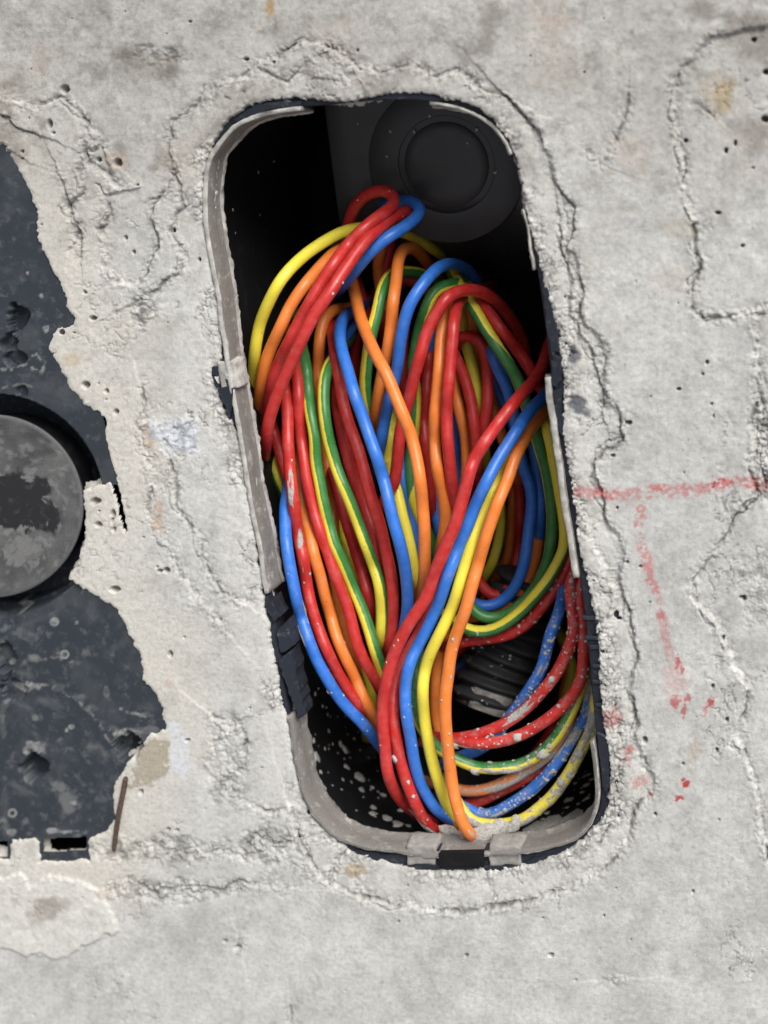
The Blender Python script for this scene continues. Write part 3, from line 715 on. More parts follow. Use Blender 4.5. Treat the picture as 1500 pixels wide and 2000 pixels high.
plat = link("end_platform", mesh_from("end_platform", v, f, False), M_KNOCK, box)
for p_ in plat.data.polygons: p_.use_smooth = (p_.index % 15) > 1
_a, _b, _c = P(700, 250, float(plat_depth(250))), P(950, 250, float(plat_depth(250))), P(800, 380, float(plat_depth(380)))
plat_n = (_b - _a).cross(_c - _a).normalized()
if plat_n.z < 0: plat_n = -plat_n
def on_platform(x, y):
    return P(x, y, float(plat_depth(min(y, 385))))
def lathe_on(center, normal, prof, seg=64):
    q = Vector((0, 0, 1)).rotation_difference(normal); verts, faces = [], []
    for r, h in prof:
        for i in range(seg):
            a = 2 * math.pi * i / seg
            verts.append(center + q @ Vector((r * U * math.cos(a), r * U * math.sin(a), h * U)))
    for k in range(len(prof) - 1):
        for i in range(seg):
            j = (i + 1) % seg
            faces.append((k * seg + i, k * seg + j, (k + 1) * seg + j, (k + 1) * seg + i))
    return verts, faces
ctr = on_platform(872, 322)
v, f = lathe_on(ctr, plat_n, [(166, -3), (165, 2), (163, 3.5), (106, 3.5), (103, 4), (101, 2.5), (99, -48), (90, -48), (88.5, 1), (87, 3), (60, 3), (20, 3), (0.1, 3)])
link("knockout", mesh_from("knockout", v, f), M_KNOCK, plat)

# ------------------------------------------------------------------ round blobs of cement
def blob(center, normal, r, flat=0.45, seed=0, stretch=1.0, ax=None):
    rr = np.random.default_rng(seed); verts, faces = [], []
    n_ = Vector(normal).normalized(); t_ = Vector(ax).normalized() if ax is not None else n_.orthogonal().normalized()
    t_ = (t_ - n_ * t_.dot(n_)).normalized(); b_ = n_.cross(t_)
    S, K = 9, 4
    wob = 1 + 0.22 * rr.normal(0, 1, S)
    for k in range(K):
        a = (k / (K - 1)) * math.pi / 2 * 0.94
        for i in range(S):
            p = 2 * math.pi * i / S; q = math.cos(a) * wob[i] * r
            verts.append(np.array(Vector(center) + (t_ * (q * math.cos(p) * stretch) + b_ * (q * math.sin(p)) + n_ * (math.sin(a) * r * flat - r * 0.12)) * U))
    for k in range(K - 1):
        for i in range(S):
            j = (i + 1) % S; faces.append((k * S + i, k * S + j, (k + 1) * S + j, (k + 1) * S + i))
    faces.append(tuple((K - 1) * S + i for i in range(S)))
    return np.array(verts), faces
cam_pos = np.array(cam.location)
def hit_shell(x, y):
    o = Vector(cam_pos); d = (P(x, y, 0) - o).normalized()
    loc, nor, i, dist = bvh.ray_cast(o + d * (0.9 * (P(x, y, 0) - o).length), d)
    if loc is None: return None
    if nor.dot(d) > 0: nor = -nor
    return loc, nor
DROPS = [(600,1367,7),(613,1447,6),(618,1480,11),(633,1538,8),(665,1452,7),(673,1463,9),(677,1498,6),(703,1517,14),(670,1523,4),(707,1543,7),(728,1538,5),(748,1552,6),(728,1577,7),(730,1590,8),
         (758,1597,11),(777,1610,11),(782,1583,6),(797,1612,6),(642,1428,4),(635,1462,4),(605,1442,5),(627,1507,4),(596,1345,3),(616,1356,5),(622,1345,3),(630,1380,4),(640,1395,3),
         (1110,1562,10),(1108,1577,5),(1145,1533,8),(1155,1522,5),(1137,1547,5),(1145,1560,8),(1068,1587,6),(1123,1530,4),(1150,1513,5),(1130,1570,4),(1095,1545,4),(1060,1600,5),
         (440,313,4),(432,325,4),(535,315,3),(505,337,3),(455,410,3),(508,420,2),(432,437,2),(460,455,2),(428,295,3)]
for k in range(70):
    DROPS.append((random.uniform(585, 740), random.uniform(1250, 1625), random.choice([1.5, 2, 2, 2.5, 3])))
for k in range(26):
    DROPS.append((random.uniform(1040, 1165), random.uniform(1500, 1620), random.choice([1.5, 2, 2.5, 3])))
parts = []
for k, (x, y, r) in enumerate(DROPS):
    h = hit_shell(x, y)
    if h: parts.append(blob(h[0], h[1], r * 1.25, 0.35, k, random.uniform(.8, 1.35)))
v, f = join(parts); link("cement_spatter", mesh_from("cement_spatter", v, f), M_SPLASH, shell, kind="stuff")
parts = []
for k, (x, y, r) in enumerate(((810,256,3),(932,252,3.5),(840,225,3),(968,336,4),(764,256,3),(757,304,2.5),(914,278,2),(700,240,2))):
    parts.append(blob(on_platform(x, y) + plat_n * 6 * U, plat_n, r, 0.4, k))
v, f = join(parts); link("cement_spatter", mesh_from("cement_spatter", v, f), M_SPLASH, plat, kind="stuff")
# slab of dried cement slurry inside the lower right corner
SL = [(1020,1622),(1050,1604),(1062,1606),(1070,1596),(1092,1592),(1100,1600),(1122,1588),(1128,1580),(1140,1584),(1138,1604),(1115,1622),(1075,1632),(1030,1634)]
top = [hit_shell(x, y) for x, y in SL]; ctr = hit_shell(1085, 1612)
v = [np.array(h[0] + h[1] * 2 * U) for h in top] + [np.array(ctr[0] + ctr[1] * 5 * U)]
link("cement_slurry", mesh_from("cement_slurry", v, [(i, (i + 1) % len(SL), len(SL)) for i in range(len(SL))]), M_CRUST, shell)

# ------------------------------------------------------------------ tubes
def frames(pw):
    t = np.gradient(pw, axis=0); t /= np.linalg.norm(t, axis=1)[:, None]
    view = cam_pos - pw; view /= np.linalg.norm(view, axis=1)[:, None]
    nrm = view - t * np.sum(view * t, 1)[:, None]; nrm /= np.linalg.norm(nrm, axis=1)[:, None]
    return t, nrm, np.cross(t, nrm)
def tube(pw, r, phi0=0.0, phi1=0.0, seg=14, name="tube", caps=True):
    t, nn, bb = frames(pw); m = len(pw)
    r = np.broadcast_to(np.asarray(r, float), (m,)) * U
    a = 2 * np.pi * np.arange(seg) / seg
    v = pw[:, None, :] + r[:, None, None] * (np.cos(a)[None, :, None] * nn[:, None, :] + np.sin(a)[None, :, None] * bb[:, None, :])
    v = v.reshape(-1, 3); i = np.arange(m - 1)[:, None]; j = np.arange(seg)[None, :]; j1 = (j + 1) % seg
    q = np.stack([i * seg + j, i * seg + j1, (i + 1) * seg + j1, (i + 1) * seg + j], -1).reshape(-1, 4)
    me = bpy.data.meshes.new(name)
    faces = [tuple(x) for x in q.tolist()]
    if caps: faces += [tuple(range(seg))[::-1], tuple((m - 1) * seg + k for k in range(seg))]
    me.from_pydata([tuple(x) for x in v.tolist()], [], faces)
    me.polygons.foreach_set("use_smooth", [True] * len(faces))
    uv = me.uv_layers.new(name="around")
    ph = np.interp(np.linspace(0, 1, m), np.linspace(0, 1, len(np.atleast_1d(phi0))), np.radians(np.atleast_1d(phi0)))
    jj = np.broadcast_to(j, (m - 1, seg)); ii = np.broadcast_to(i, (m - 1, seg))
    da = 2 * np.pi / seg
    def uu(ip, k): return ((k * da) - ph[ip]) / (2 * np.pi)
    u = np.stack([uu(ii, jj), uu(ii, jj + 1), uu(ii + 1, jj + 1), uu(ii + 1, jj)], -1)
    vv = np.stack([ii, ii, ii + 1, ii + 1], -1) / 10.0
    data = np.zeros((len(me.loops), 2), np.float32); k = u.size
    data[:k, 0] = u.ravel(); data[:k, 1] = vv.ravel()
    uv.data.foreach_set("uv", data.ravel())
    me.update(); return me
WR = 12.6
def crust_patch(pw, r, i0, i1, a0, a1, seed, thick=0.10):
    t, nn, bb = frames(pw); K = 15; A = np.radians(np.linspace(a0, a1, K)); ii = np.arange(i0, i1 + 1); m = len(ii)
    su = np.linspace(0, 1, m)[:, None]; sv = np.linspace(0, 1, K)[None, :]
    edge = np.minimum(np.minimum(su, 1 - su) * m / 6.0, np.minimum(sv, 1 - sv) * K / 3.0)
    X, Y = np.meshgrid(np.arange(K) * 4.0 + seed * 31, np.arange(m) * 4.0)
    mk = np.clip(edge - 0.5 + 1.1 * fbm(X, Y, 18, 3, 400 + seed), -1, 1)
    rad = r * (0.97 + thick * np.clip(mk, -0.5, 1) * 1.3) + 0.5 * r * thick * fbm(X, Y, 9, 2, 430 + seed)
    v = pw[ii][:, None, :] + (rad * U)[:, :, None] * (np.cos(A)[None, :, None] * nn[ii][:, None, :] + np.sin(A)[None, :, None] * bb[ii][:, None, :])
    f = [(a * K + b, a * K + b + 1, (a + 1) * K + b + 1, (a + 1) * K + b) for a in range(m - 1) for b in range(K - 1)]
    return v.reshape(-1, 3), f
wire_no = 0
GROUP = "wires coiled in the junction box"
def wire(colour, pts, label, phi=0.0, dust=0.0, drops=0, drop_r=(1.6, 4.2), span=(0, 1), crust=(), r=WR, ends=(1, 1), lump=(), k=3.2):
    """pts: (x, y, depth); ends: carry the hidden ends on into the dark of the box"""
    global wire_no
    wire_no += 1
    pts = [tuple(map(float, p)) for p in pts]
    for e, (i, j) in ((0, (0, 1)), (1, (-1, -2))):
        if ends[e]:
            a, b = np.array(pts[i]), np.array(pts[j]); t = (a - b) / np.linalg.norm((a - b)[:2])
            ext = [tuple(a + t * 26 + np.array([0, 0, 16])), tuple(a + t * 48 + np.array([0, 0, 48])), tuple(a + t * 60 + np.array([0, 0, 95]))]
            pts = ext[::-1] + pts if e == 0 else pts + ext
    c = catmull(pts, step=7)
    wn = np.random.default_rng(3000 + wire_no); kk = max(4, len(c) // 6)
    for ax_i, am in ((0, 1.0), (1, 1.0), (2, 3.0)):
        c[:, ax_i] += np.interp(np.arange(len(c)), np.linspace(0, len(c) - 1, kk), wn.normal(0, 1, kk) * am)
    # soften the hand-laid path a little so that it bends like stiff wire
    for _ in range(6):
        c[1:-1] = 0.25 * c[:-2] + 0.5 * c[1:-1] + 0.25 * c[2:]
    c[:, 2] = np.clip(deep(c[:, 2], k), 8, BOX_D - 16)
    pw = place(c[:, 0], c[:, 1], c[:, 2])
    me = tube(pw, r, phi, seg=16, name="wire")
    names = {'r': 'red_wire', 'b': 'blue_wire', 'o': 'orange_wire', 'g': 'green_yellow_wire'}
    o = link(names[colour], me, M_WIRE[colour], label=label, cat="wire", group=GROUP)
    o["dust"] = float(dust) + 0.12
    parts = []
    t, nn, bb = frames(pw); m = len(pw); rr = np.random.default_rng(500 + wire_no)
    for q_ in range(int(drops * .75)):
        i = int(rr.uniform(span[0], span[1]) * (m - 1)); a = math.radians(rr.normal(0, 55))
        nv = math.cos(a) * nn[i] + math.sin(a) * bb[i]
        parts.append(blob(Vector(pw[i] + nv * r * U), Vector(nv), float(rr.choice([1.5, 2, 2.4, 3, 3.8, 4.6], p=[.26, .26, .2, .14, .09, .05])) * drop_r[1] / 4.2, 0.6, 7000 + wire_no * 97 + q_, float(rr.uniform(.8, 1.5)), Vector(t[i])))
    for (s, a_, rad) in lump:
        i = int(s * (m - 1)); a = math.radians(a_); nv = math.cos(a) * nn[i] + math.sin(a) * bb[i]
        parts.append(blob(Vector(pw[i] + nv * r * U), Vector(nv), rad, 0.7, 8000 + wire_no, 1.3, Vector(t[i])))
    if parts:
        v, f = join(parts); link("cement_spatter", mesh_from("cement_spatter", v, f), M_SPLASH, o, kind="stuff")
    for q_, (s0, s1, a0, a1) in enumerate(crust):
        v, f = crust_patch(pw, r, int(s0 * (m - 1)), int(s1 * (m - 1)), a0, a1, wire_no * 3 + q_)
        link("cement_crust", mesh_from("cement_crust", v, f), M_CRUST, o)
    return o

# ------------------------------------------------------------------ conduit
c = catmull([(1046,1130,450),(1010,1225,430),(975,1310,405),(950,1385,375)], step=3.0)
pw = place(c[:, 0], c[:, 1], c[:, 2]); s = np.arange(len(pw)) * 3.0
rad = 82 + 10 * np.sin(2 * np.pi * s / 32.0)
cond = link("corrugated_conduit", tube(pw, rad, seg=40, name="corrugated_conduit", caps=True), M_PIPE,
            label="black corrugated conduit hose ending inside the box behind the lower wires", cat="conduit")
parts = []
t, nn, bb = frames(pw); rr = np.random.default_rng(77)
for k in range(26):
    i = int(rr.uniform(.5, 1) * (len(pw) - 1)); a = rr.uniform(-.2, 1.2); nv = math.cos(a) * nn[i] + math.sin(a) * bb[i]
    parts.append(blob(Vector(pw[i] + nv * rad[i] * U), Vector(nv), rr.choice([1.5, 2, 3]), 0.5, k))
v, f = join(parts); link("cement_spatter", mesh_from("cement_spatter", v, f), M_SPLASH, cond, kind="stuff")
v, f = crust_patch(pw, 84, len(pw) - 15, len(pw) - 1, -40, 30, 9, 0.06)
link("cement_crust", mesh_from("cement_crust", v, f), M_RIM, cond)

# ------------------------------------------------------------------ wires, from the back of the box to the front
# deep strands
wire('r', [(690,760,205),(694,690,205),(710,620,205),(742,566,205),(792,546,210),(836,566,215),(858,620,215)], "dark red wire arching at the very back behind the blue and orange wires")
wire('o', [(748,478,175),(738,508,172),(741,545,172),(748,600,180)], "short dim orange wire just below the blue bend near the top")
wire('r', [(764,462,180),(754,505,178),(750,545,180),(746,620,185)], "short dim red wire below the blue bend, right of the dim orange one")
wire('r', [(700,560,190),(716,610,188),(720,660,188),(712,720,188)], "dim red wire behind the top of the long crossing orange wire")
wire('r', [(790,640,180),(786,700,178),(788,760,176),(780,830,176)], "dark red wire seen between the blue wire and the red arch")
wire('g', [(978,980,208),(980,1020,208),(973,1060,208),(962,1100,206),(945,1130,204)], "dim yellow-green wire deep inside the right-hand coil", phi=40)
wire('o', [(1004,960,222),(1000,1010,222),(998,1050,220),(990,1092,218),(972,1124,216)], "dim brownish orange wire deep inside the right-hand coil")
wire('r', [(1008,900,205),(1013,965,205),(1018,1010,205),(1016,1052,205),(1011,1090,202),(1001,1122,198),(984,1152,194),(960,1168,190)], "dark red wire of the right-hand coil, left of the blue ones")
wire('o', [(1046,1000,196),(1052,1045,195),(1044,1090,194),(1034,1120,192),(1019,1150,190),(999,1174,188),(976,1192,186),(940,1200,184)], "brown-orange wire of the right-hand coil outside the blue ones", k=2.35)
wire('b', [(1042,880,188),(1050,940,186),(1054,980,186),(1053,1010,188),(1054,1040,194),(1048,1080,205)], "outer blue wire of the right-hand coil beside the green wire", k=2.35)
wire('b', [(962,690,172),(974,722,170),(989,750,168),(1001,800,172),(1010,855,176),(1020,905,178),(1033,945,176),(1038,985,174),(1036,1020,174),(1033,1045,174),(1028,1078,174),(1021,1110,174),(1009,1140,174),(991,1164,174),(967,1182,172),(945,1187,170),(925,1178,170)], "blue wire sweeping down the right-hand coil and under its bottom", k=2.35)
wire('b', [(962,735,184),(970,762,182),(982,788,182),(994,816,184)], "short blue wire left of the other blue one under the red crossing wire")
wire('o', [(955,760,178),(966,805,176),(982,860,178),(1004,915,184)], "short orange wire in the shade under the upper end of the red crossing wire")
wire('r', [(922,1105,150),(932,1128,148),(948,1154,147),(966,1166,148),(984,1162,154),(1000,1140,165)], "small bright red bend at the bottom of the right-hand coil", ends=(1, 1))
wire('b', [(988,1242,205),(951,1262,203),(915,1290,200),(886,1314,198),(850,1328,196)], "dim blue wire crossing above the corrugated conduit", dust=.4)
wire('r', [(950,1246,192),(922,1252,188),(900,1264,188),(878,1286,190),(852,1306,192)], "dim red wire above the dim blue one over the conduit", dust=.4)
wire('o', [(866,1236,140),(856,1290,142),(849,1350,144),(850,1400,146),(862,1450,150)], "dim orange wire in the gap behind the front yellow and orange wires")
wire('g', [(1076,1200,214),(1092,1228,212),(1106,1262,210),(1118,1298,208),(1116,1332,208),(1104,1368,210)], "yellow-green wire showing in pieces between the spattered red wires", phi=30, dust=.3)
wire('o', [(1116,1290,216),(1106,1335,215),(1098,1375,216),(1088,1410,218)], "dim orange wire showing between the two spattered red wires", dust=.3)
wire('r', [(905,1572,200),(934,1567,198),(958,1554,197),(996,1536,197),(1024,1522,196),(1048,1506,196),(1070,1486,196),(1092,1450,196),(1116,1396,196)], "dim red wire between the spattered orange and blue wires at the bottom", dust=.8, drops=18, span=(.2, .9), k=1.15)
wire('r', [(1020,1500,204),(1044,1474,202),(1064,1448,202),(1084,1420,202)], "dim red sliver of wire above the spattered green wire", dust=.2)
# lower right loops
wire('o', [(886,1540,178),(905,1545,176),(928,1545,174),(957,1539,173),(985,1528,172),(1012,1514,172),(1038,1498,172),(1060,1484,172),(1082,1466,174),(1104,1430,176),(1126,1370,178)], "spattered orange wire curving below the green one at the bottom", dust=1.3, drops=46, span=(.25, .8), crust=((.30, .62, -10, 120),), k=1.15)
wire('b', [(910,1578,158),(930,1588,155),(948,1591,153),(968,1587,152),(988,1576,152),(1012,1562,152),(1036,1544,153),(1058,1524,154),(1080,1500,156),(1099,1474,158),(1116,1448,160),(1131,1424,162),(1142,1402,164),(1150,1376,166),(1152,1330,170)], "blue wire thick with cement spatter, second from the bottom", dust=.85, drops=150, span=(.22, .92), crust=((.24, .36, -50, 60), (.40, .50, 0, 110), (.54, .66, -60, 60), (.70, .86, -90, 20)), k=1.15)
wire('g', [(896,1572,128),(908,1592,124),(926,1606,122),(956,1611,122),(1000,1607,124),(1028,1597,126),(1053,1577,128),(1077,1556,130),(1097,1531,132),(1116,1501,134),(1131,1472,136),(1146,1444,138),(1157,1416,140),(1162,1370,144)], "dirty yellow wire, the lowest one in the loop, crusted with cement", phi=[20, 10, 0, 0, 10], dust=1.05, drops=80, span=(.2, .95), drop_r=(1, 5.5), crust=((.14, .44, -30, 130), (.46, .60, -20, 100), (.62, .82, -90, 40)), lump=((.56, -20, 9), (.66, 10, 8), (.74, -40, 8)), k=1.15)
wire('g', [(812,1330,118),(809,1372,118),(816,1405,118),(832,1436,122),(858,1464,128),(888,1480,132),(912,1491,134),(936,1499,135),(970,1500,136),(1004,1496,136),(1032,1486,137),(1056,1471,138),(1080,1448,140),(1097,1424,142),(1110,1400,144),(1123,1374,146),(1134,1340,150)], "green-yellow wire with a white cement lump, looping across the bottom", phi=[150, 140, 110, 85, 90, 90, 80], dust=.75, drops=70, span=(.5, .95), crust=((.46, .66, 5, 130),), lump=((.47, 60, 10), (.65, 30, 12), (.68, 10, 6)), k=1.15)
wire('b', [(1104,1140,250),(1098,1170,222),(1090,1202,190),(1077,1234,178),(1070,1260,178),(1064,1288,178),(1053,1318,178),(1040,1341,179),(1024,1362,180),(1008,1382,181),(982,1420,186),(945,1462,190),(905,1478,192)], "blue wire spattered with drops to the right of the conduit", dust=.7, drops=130, span=(.1, .8), crust=((.48, .54, -40, 40),), k=1.15)
wire('r', [(1140,1090,190),(1126,1112,160),(1116,1142,136),(1118,1180,128),(1122,1218,126),(1117,1252,126),(1103,1284,126),(1086,1314,128),(1064,1346,129),(1040,1372,130),(1012,1397,131),(980,1417,132),(945,1431,132),(915,1440,132),(885,1443,132)], "red wire with many white drops, inner of the two spattered reds", dust=.75, drops=120, span=(.12, .8), crust=((.62, .76, -30, 60),), lump=((.58, 0, 6), (.33, 0, 5)), k=1.15)
wire('r', [(1148,1090,190),(1138,1120,160),(1134,1160,138),(1137,1205,130),(1140,1250,126),(1141,1292,124),(1134,1330,122),(1119,1355,121),(1096,1381,120),(1072,1402,119),(1045,1421,118),(1018,1436,117),(990,1446,116),(960,1451,116),(924,1450,118),(896,1446,122)], "red wire with white drops, outer of the two spattered reds", dust=.6, drops=80, span=(.2, .85), crust=((.40, .44, -60, 40), (.82, .95, -120, -40)), lump=((.72, -10, 8), (.86, -60, 10)), k=1.15)
wire('r', [(1118,1082,146),(1106,1110,144),(1095,1134,142),(1076,1164,140),(1050,1196,139),(1024,1221,138),(990,1240,140),(950,1248,144),(915,1252,148),(890,1258,152)], "red wire running along the underside of the right-hand coil", dust=.3, drops=42, span=(.2, .9), k=2.35)
wire('g', [(1068,840,150),(1080,890,150),(1091,940,150),(1099,990,148),(1103,1030,146),(1102,1056,144),(1097,1080,142),(1084,1109,139),(1066,1139,136),(1044,1166,134),(1020,1192,132),(996,1212,130),(970,1227,130),(940,1233,130),(912,1229,130),(890,1216,132)], "yellow-green wire forming the outermost turn of the right-hand coil", phi=[-10, 0, 25, 60, 80, 80, 80], dust=.15, drops=16, span=(.7, .95), lump=((.86, -75, 5), (.82, -75, 6)), k=2.35)
# upper middle strands
wire('g', [(845,545,192),(818,532,180),(790,530,160),(768,533,140),(755,548,126),(743,580,116),(733,620,112),(723,668,110),(716,720,110),(714,760,112),(720,800,118)], "green-yellow wire left of the steep orange one, bending right at its top", phi=[200, 150, 115, 100, 90, 75, 60])
wire('o', [(838,518,205),(822,496,185),(806,482,165),(788,486,142),(779,506,124),(774,540,114),(768,580,108),(762,630,104),(758,676,104),(752,712,108),(744,745,112),(736,782,116),(730,818,122)], "orange wire hooking over at the top and passing behind the long crossing orange wire")
wire('b', [(936,566,196),(924,540,178),(908,524,160),(886,514,140),(863,517,122),(840,535,110),(820,562,102),(802,594,96),(789,630,92),(781,670,92),(776,715,96),(768,752,104),(758,790,110),(750,825,114),(742,874,120)], "blue wire with an arched top in the middle of the bundle")
wire('b', [(842,650,164),(838,700,162),(837,760,162),(838,840,164),(843,920,164),(848,980,164),(855,1020,162),(864,1060,162)], "dim blue wire behind the two middle orange wires")
wire('r', [(838,700,152),(831,760,150),(826,808,150),(829,850,148),(834,900,148),(840,945,150),(842,990,154)], "dim red wire just left of the middle vertical orange wire")
wire('g', [(880,556,140),(864,560,132),(845,575,126),(832,602,124),(820,640,124),(812,680,126),(808,715,130),(812,770,134),(811,815,134),(806,860,132),(801,905,130),(806,968,128),(824,1020,128),(840,1050,128),(850,1090,132)], "green-yellow wire passing behind the left leg of the red arch", phi=[-60, -90, -105, -105, -100, -100, -120, 180, 180, 180])
wire('g', [(764,840,140),(757,880,136),(756,920,136),(762,960,138)], "short dim yellow wire behind the lower end of the middle blue wire", phi=10)
wire('b', [(782,900,134),(787,945,130),(799,1000,126),(811,1056,124),(820,1110,126)], "thin dim blue wire between the yellow one and the long crossing orange one", dust=.2)
wire('g', [(768,930,118),(778,966,110),(785,1004,106),(796,1050,104),(807,1098,102),(815,1140,104)], "yellow wire showing between the front blue wire and the long crossing orange one", phi=[10, 15, 20], dust=.2)
wire('g', [(895,600,166),(903,645,164),(914,690,160),(926,736,158),(935,780,158),(940,815,160),(944,860,164)], "narrow yellow wire inside the small red arch", phi=-10)
wire('o', [(905,575,168),(914,610,166),(922,650,166),(930,700,168)], "dim orange wire right under the peak of the red arch")
wire('r', [(915,578,176),(926,620,174),(936,660,174)], "dim red wire just right of the dim orange one under the red peak")
wire('b', [(886,800,168),(889,850,166),(894,890,164),(899,930,164),(900,975,166)], "dark blue wire deep behind the pale red wire of the middle")
wire('o', [(876,700,150),(884,742,148),(892,775,147),(901,815,146),(909,862,146),(912,912,146),(908,960,150)], "dim orange wire left of the dim red one under the red crossing wire")
wire('r', [(876,672,142),(890,702,140),(906,732,138),(917,770,136),(925,812,136),(930,860,136),(930,905,140)], "dim red wire right of the dim orange one under the red crossing wire")
wire('r', [(886,690,160),(893,664,150),(910,655,144),(929,660,142),(944,679,141),(950,710,140),(952,752,140),(951,792,140),(945,832,142),(934,880,148)], "dark red wire making a small arch inside the big red arch")
# big arch and right diagonal
wire('g', [(912,580,160),(931,611,150),(947,641,144),(970,676,140),(994,711,138),(1014,748,138),(1030,795,140),(1046,845,146),(1058,892,150),(1068,924,152),(1074,960,154),(1078,1000,154),(1078,1030,154),(1076,1060,153),(1070,1096,152),(1056,1128,150),(1040,1156,148),(1016,1182,146),(990,1201,144),(960,1209,142),(936,1202,141),(922,1190,142),(910,1170,150)], "long green-yellow wire from the red peak down round the right-hand coil", phi=[-80, -75, -80, -200, -220, -215, -200, -190, -185, -180, -180], k=2.35)
wire('r', [(900,580,138),(926,584,134),(952,608,128),(980,644,124),(1006,678,124),(1030,712,128),(1046,738,134)], "red wire running down right below the outer red arch")
wire('r', [(742,990,112),(756,965,106),(768,950,102),(774,918,98),(778,880,96),(784,836,96),(794,794,98),(800,768,96),(810,730,92),(822,690,90),(834,650,90),(846,620,92),(860,596,96),(877,577,102),(900,566,108),(922,564,114),(942,570,122),(965,584,132),(987,604,144),(1005,630,156),(1018,658,170),(1026,690,186)], "long red wire making the big arch over the right-hand wires")
wire('r', [(912,578,130),(898,584,118),(890,604,106),(886,632,98),(882,670,92),(878,720,88),(873,770,86),(872,820,86),(875,872,86),(881,925,88),(886,968,92),(890,1004,98)], "pale red wire hanging straight down from the red peak")
wire('o', [(880,590,124),(870,618,112),(863,650,104),(860,692,100),(854,750,96),(849,808,94),(848,860,92),(853,912,92),(864,962,94),(871,1000,96),(870,1030,98),(864,1060,102)], "pale orange vertical wire in the middle, left of the pale red one")
# left bundle
wire('r', [(523,930,146),(527,970,142),(533,1010,142),(542,1050,146)], "dark red sliver of wire against the left rim")
wire('o', [(532,945,140),(540,985,136),(550,1030,140)], "dim orange sliver of wire beside the left rim")
wire('g', [(518,858,124),(528,884,116),(538,920,112),(552,958,110),(566,1000,116)], "green-yellow wire coming out from under the left rim", phi=[-40, -50, -110])
wire('r', [(528,822,116),(536,846,108),(546,884,104),(558,924,102),(572,970,108)], "short red wire behind the splotched red wire near the left rim")
wire('b', [(548,790,140),(552,840,138),(560,900,140)], "dark blue sliver of wire between the left red wires")
wire('o', [(700,596,190),(676,604,170),(650,606,150),(634,620,138),(626,650,132),(624,690,128),(623,735,126),(626,790,126),(634,860,124),(642,930,122),(650,980,120),(651,1060,116),(652,1130,114),(660,1190,112),(676,1244,112),(692,1282,116)], "dim orange wire behind the two left green-yellow wires")
wire('g', [(706,1285,132),(716,1310,128),(724,1340,126),(726,1372,128),(722,1400,132)], "dim yellow wire behind the joining point of the left wires", phi=0)
wire('g', [(676,1060,128),(684,1090,124),(694,1122,124)], "tiny yellow sliver of wire left of the middle red ones", phi=10)
wire('b', [(640,705,160),(650,690,152),(664,676,150),(680,650,160)], "dark blue end of wire above the bent green-yellow wire")
wire('r', [(655,940,104),(667,984,100),(680,1032,98),(698,1082,96),(713,1130,96),(722,1172,98),(726,1215,104)], "red wire showing between the two left green-yellow wires")
wire('r', [(660,800,112),(668,850,106),(681,900,102),(696,950,100),(716,1002,98),(731,1052,98),(742,1110,100)], "thin edge of a red wire behind the long red one beside the blue")
wire('r', [(650,650,132),(655,690,110),(661,740,98),(671,795,92),(687,848,88),(698,878,86),(712,930,85),(727,980,84),(743,1032,84),(755,1082,84),(763,1130,84),(768,1172,84),(766,1220,86),(759,1262,92)], "long red wire immediately left of the front blue wire")
wire('g', [(672,676,150),(662,690,128),(648,706,108),(636,734,96),(630,770,90),(632,812,86),(640,852,84),(651,888,82),(667,940,80),(685,982,80),(703,1032,80),(722,1082,80),(738,1132,81),(744,1172,82),(745,1210,84),(743,1245,88)], "green-yellow wire with a sharp green bend at its top, turning yellow below", phi=[170, 140, 125, 110, 100, 85, 75, 55, 30, 15])
wire('g', [(586,655,130),(594,696,108),(600,740,98),(606,790,92),(612,840,88),(618,892,85),(627,958,82),(638,1010,80),(654,1060,78),(671,1100,78),(686,1138,78),(702,1176,78),(716,1216,79),(728,1256,80),(740,1296,82),(747,1325,86)], "green-yellow wire running down the left side in an even stripe", phi=[190, 170, 140, 112, 102, 98, 94, 88, 84, 70])
wire('r', [(574,690,112),(579,722,100),(582,762,94),(584,802,90),(588,850,86),(592,882,84),(598,932,82),(610,982,80),(622,1032,78),(638,1078,76),(656,1126,76),(676,1180,76),(690,1230,76),(706,1276,78),(724,1311,80),(742,1344,86)], "red wire left of the striped green-yellow wire on the left side")
wire('o', [(582,900,104),(587,950,96),(596,1010,86),(608,1060,82),(620,1110,78),(630,1148,76),(642,1192,74),(656,1240,72),(672,1281,72),(690,1320,72),(708,1360,74),(724,1392,78),(736,1420,86)], "orange wire between two reds on the lower left", dust=.35, drops=6, span=(.4, .9))
wire('r', [(554,735,104),(559,772,94),(562,812,88),(564,862,80),(568,920,74),(572,970,70),(577,1012,68),(586,1060,66),(595,1110,66),(601,1148,66),(611,1192,66),(625,1240,66),(643,1281,67),(666,1324,69),(688,1360,72),(706,1388,76)], "red wire with white cement splotches down the left side", dust=.25, drops=10, span=(.3, .9), crust=((.345, .43, -40, 60), (.455, .51, -60, 50), (.53, .56, -50, 20)))
wire('b', [(566,925,100),(559,968,78),(556,1005,64),(558,1050,56),(565,1100,52),(574,1146,50),(581,1182,50),(595,1230,50),(613,1277,51),(633,1317,53),(657,1356,57),(682,1386,62),(703,1406,68),(722,1430,76),(740,1452,88)], "blue wire bowing out along the lower left of the bundle", dust=.38, drops=8, span=(.3, .8), crust=((.46, .53, -110, -55), (.48, .57, 50, 110)))
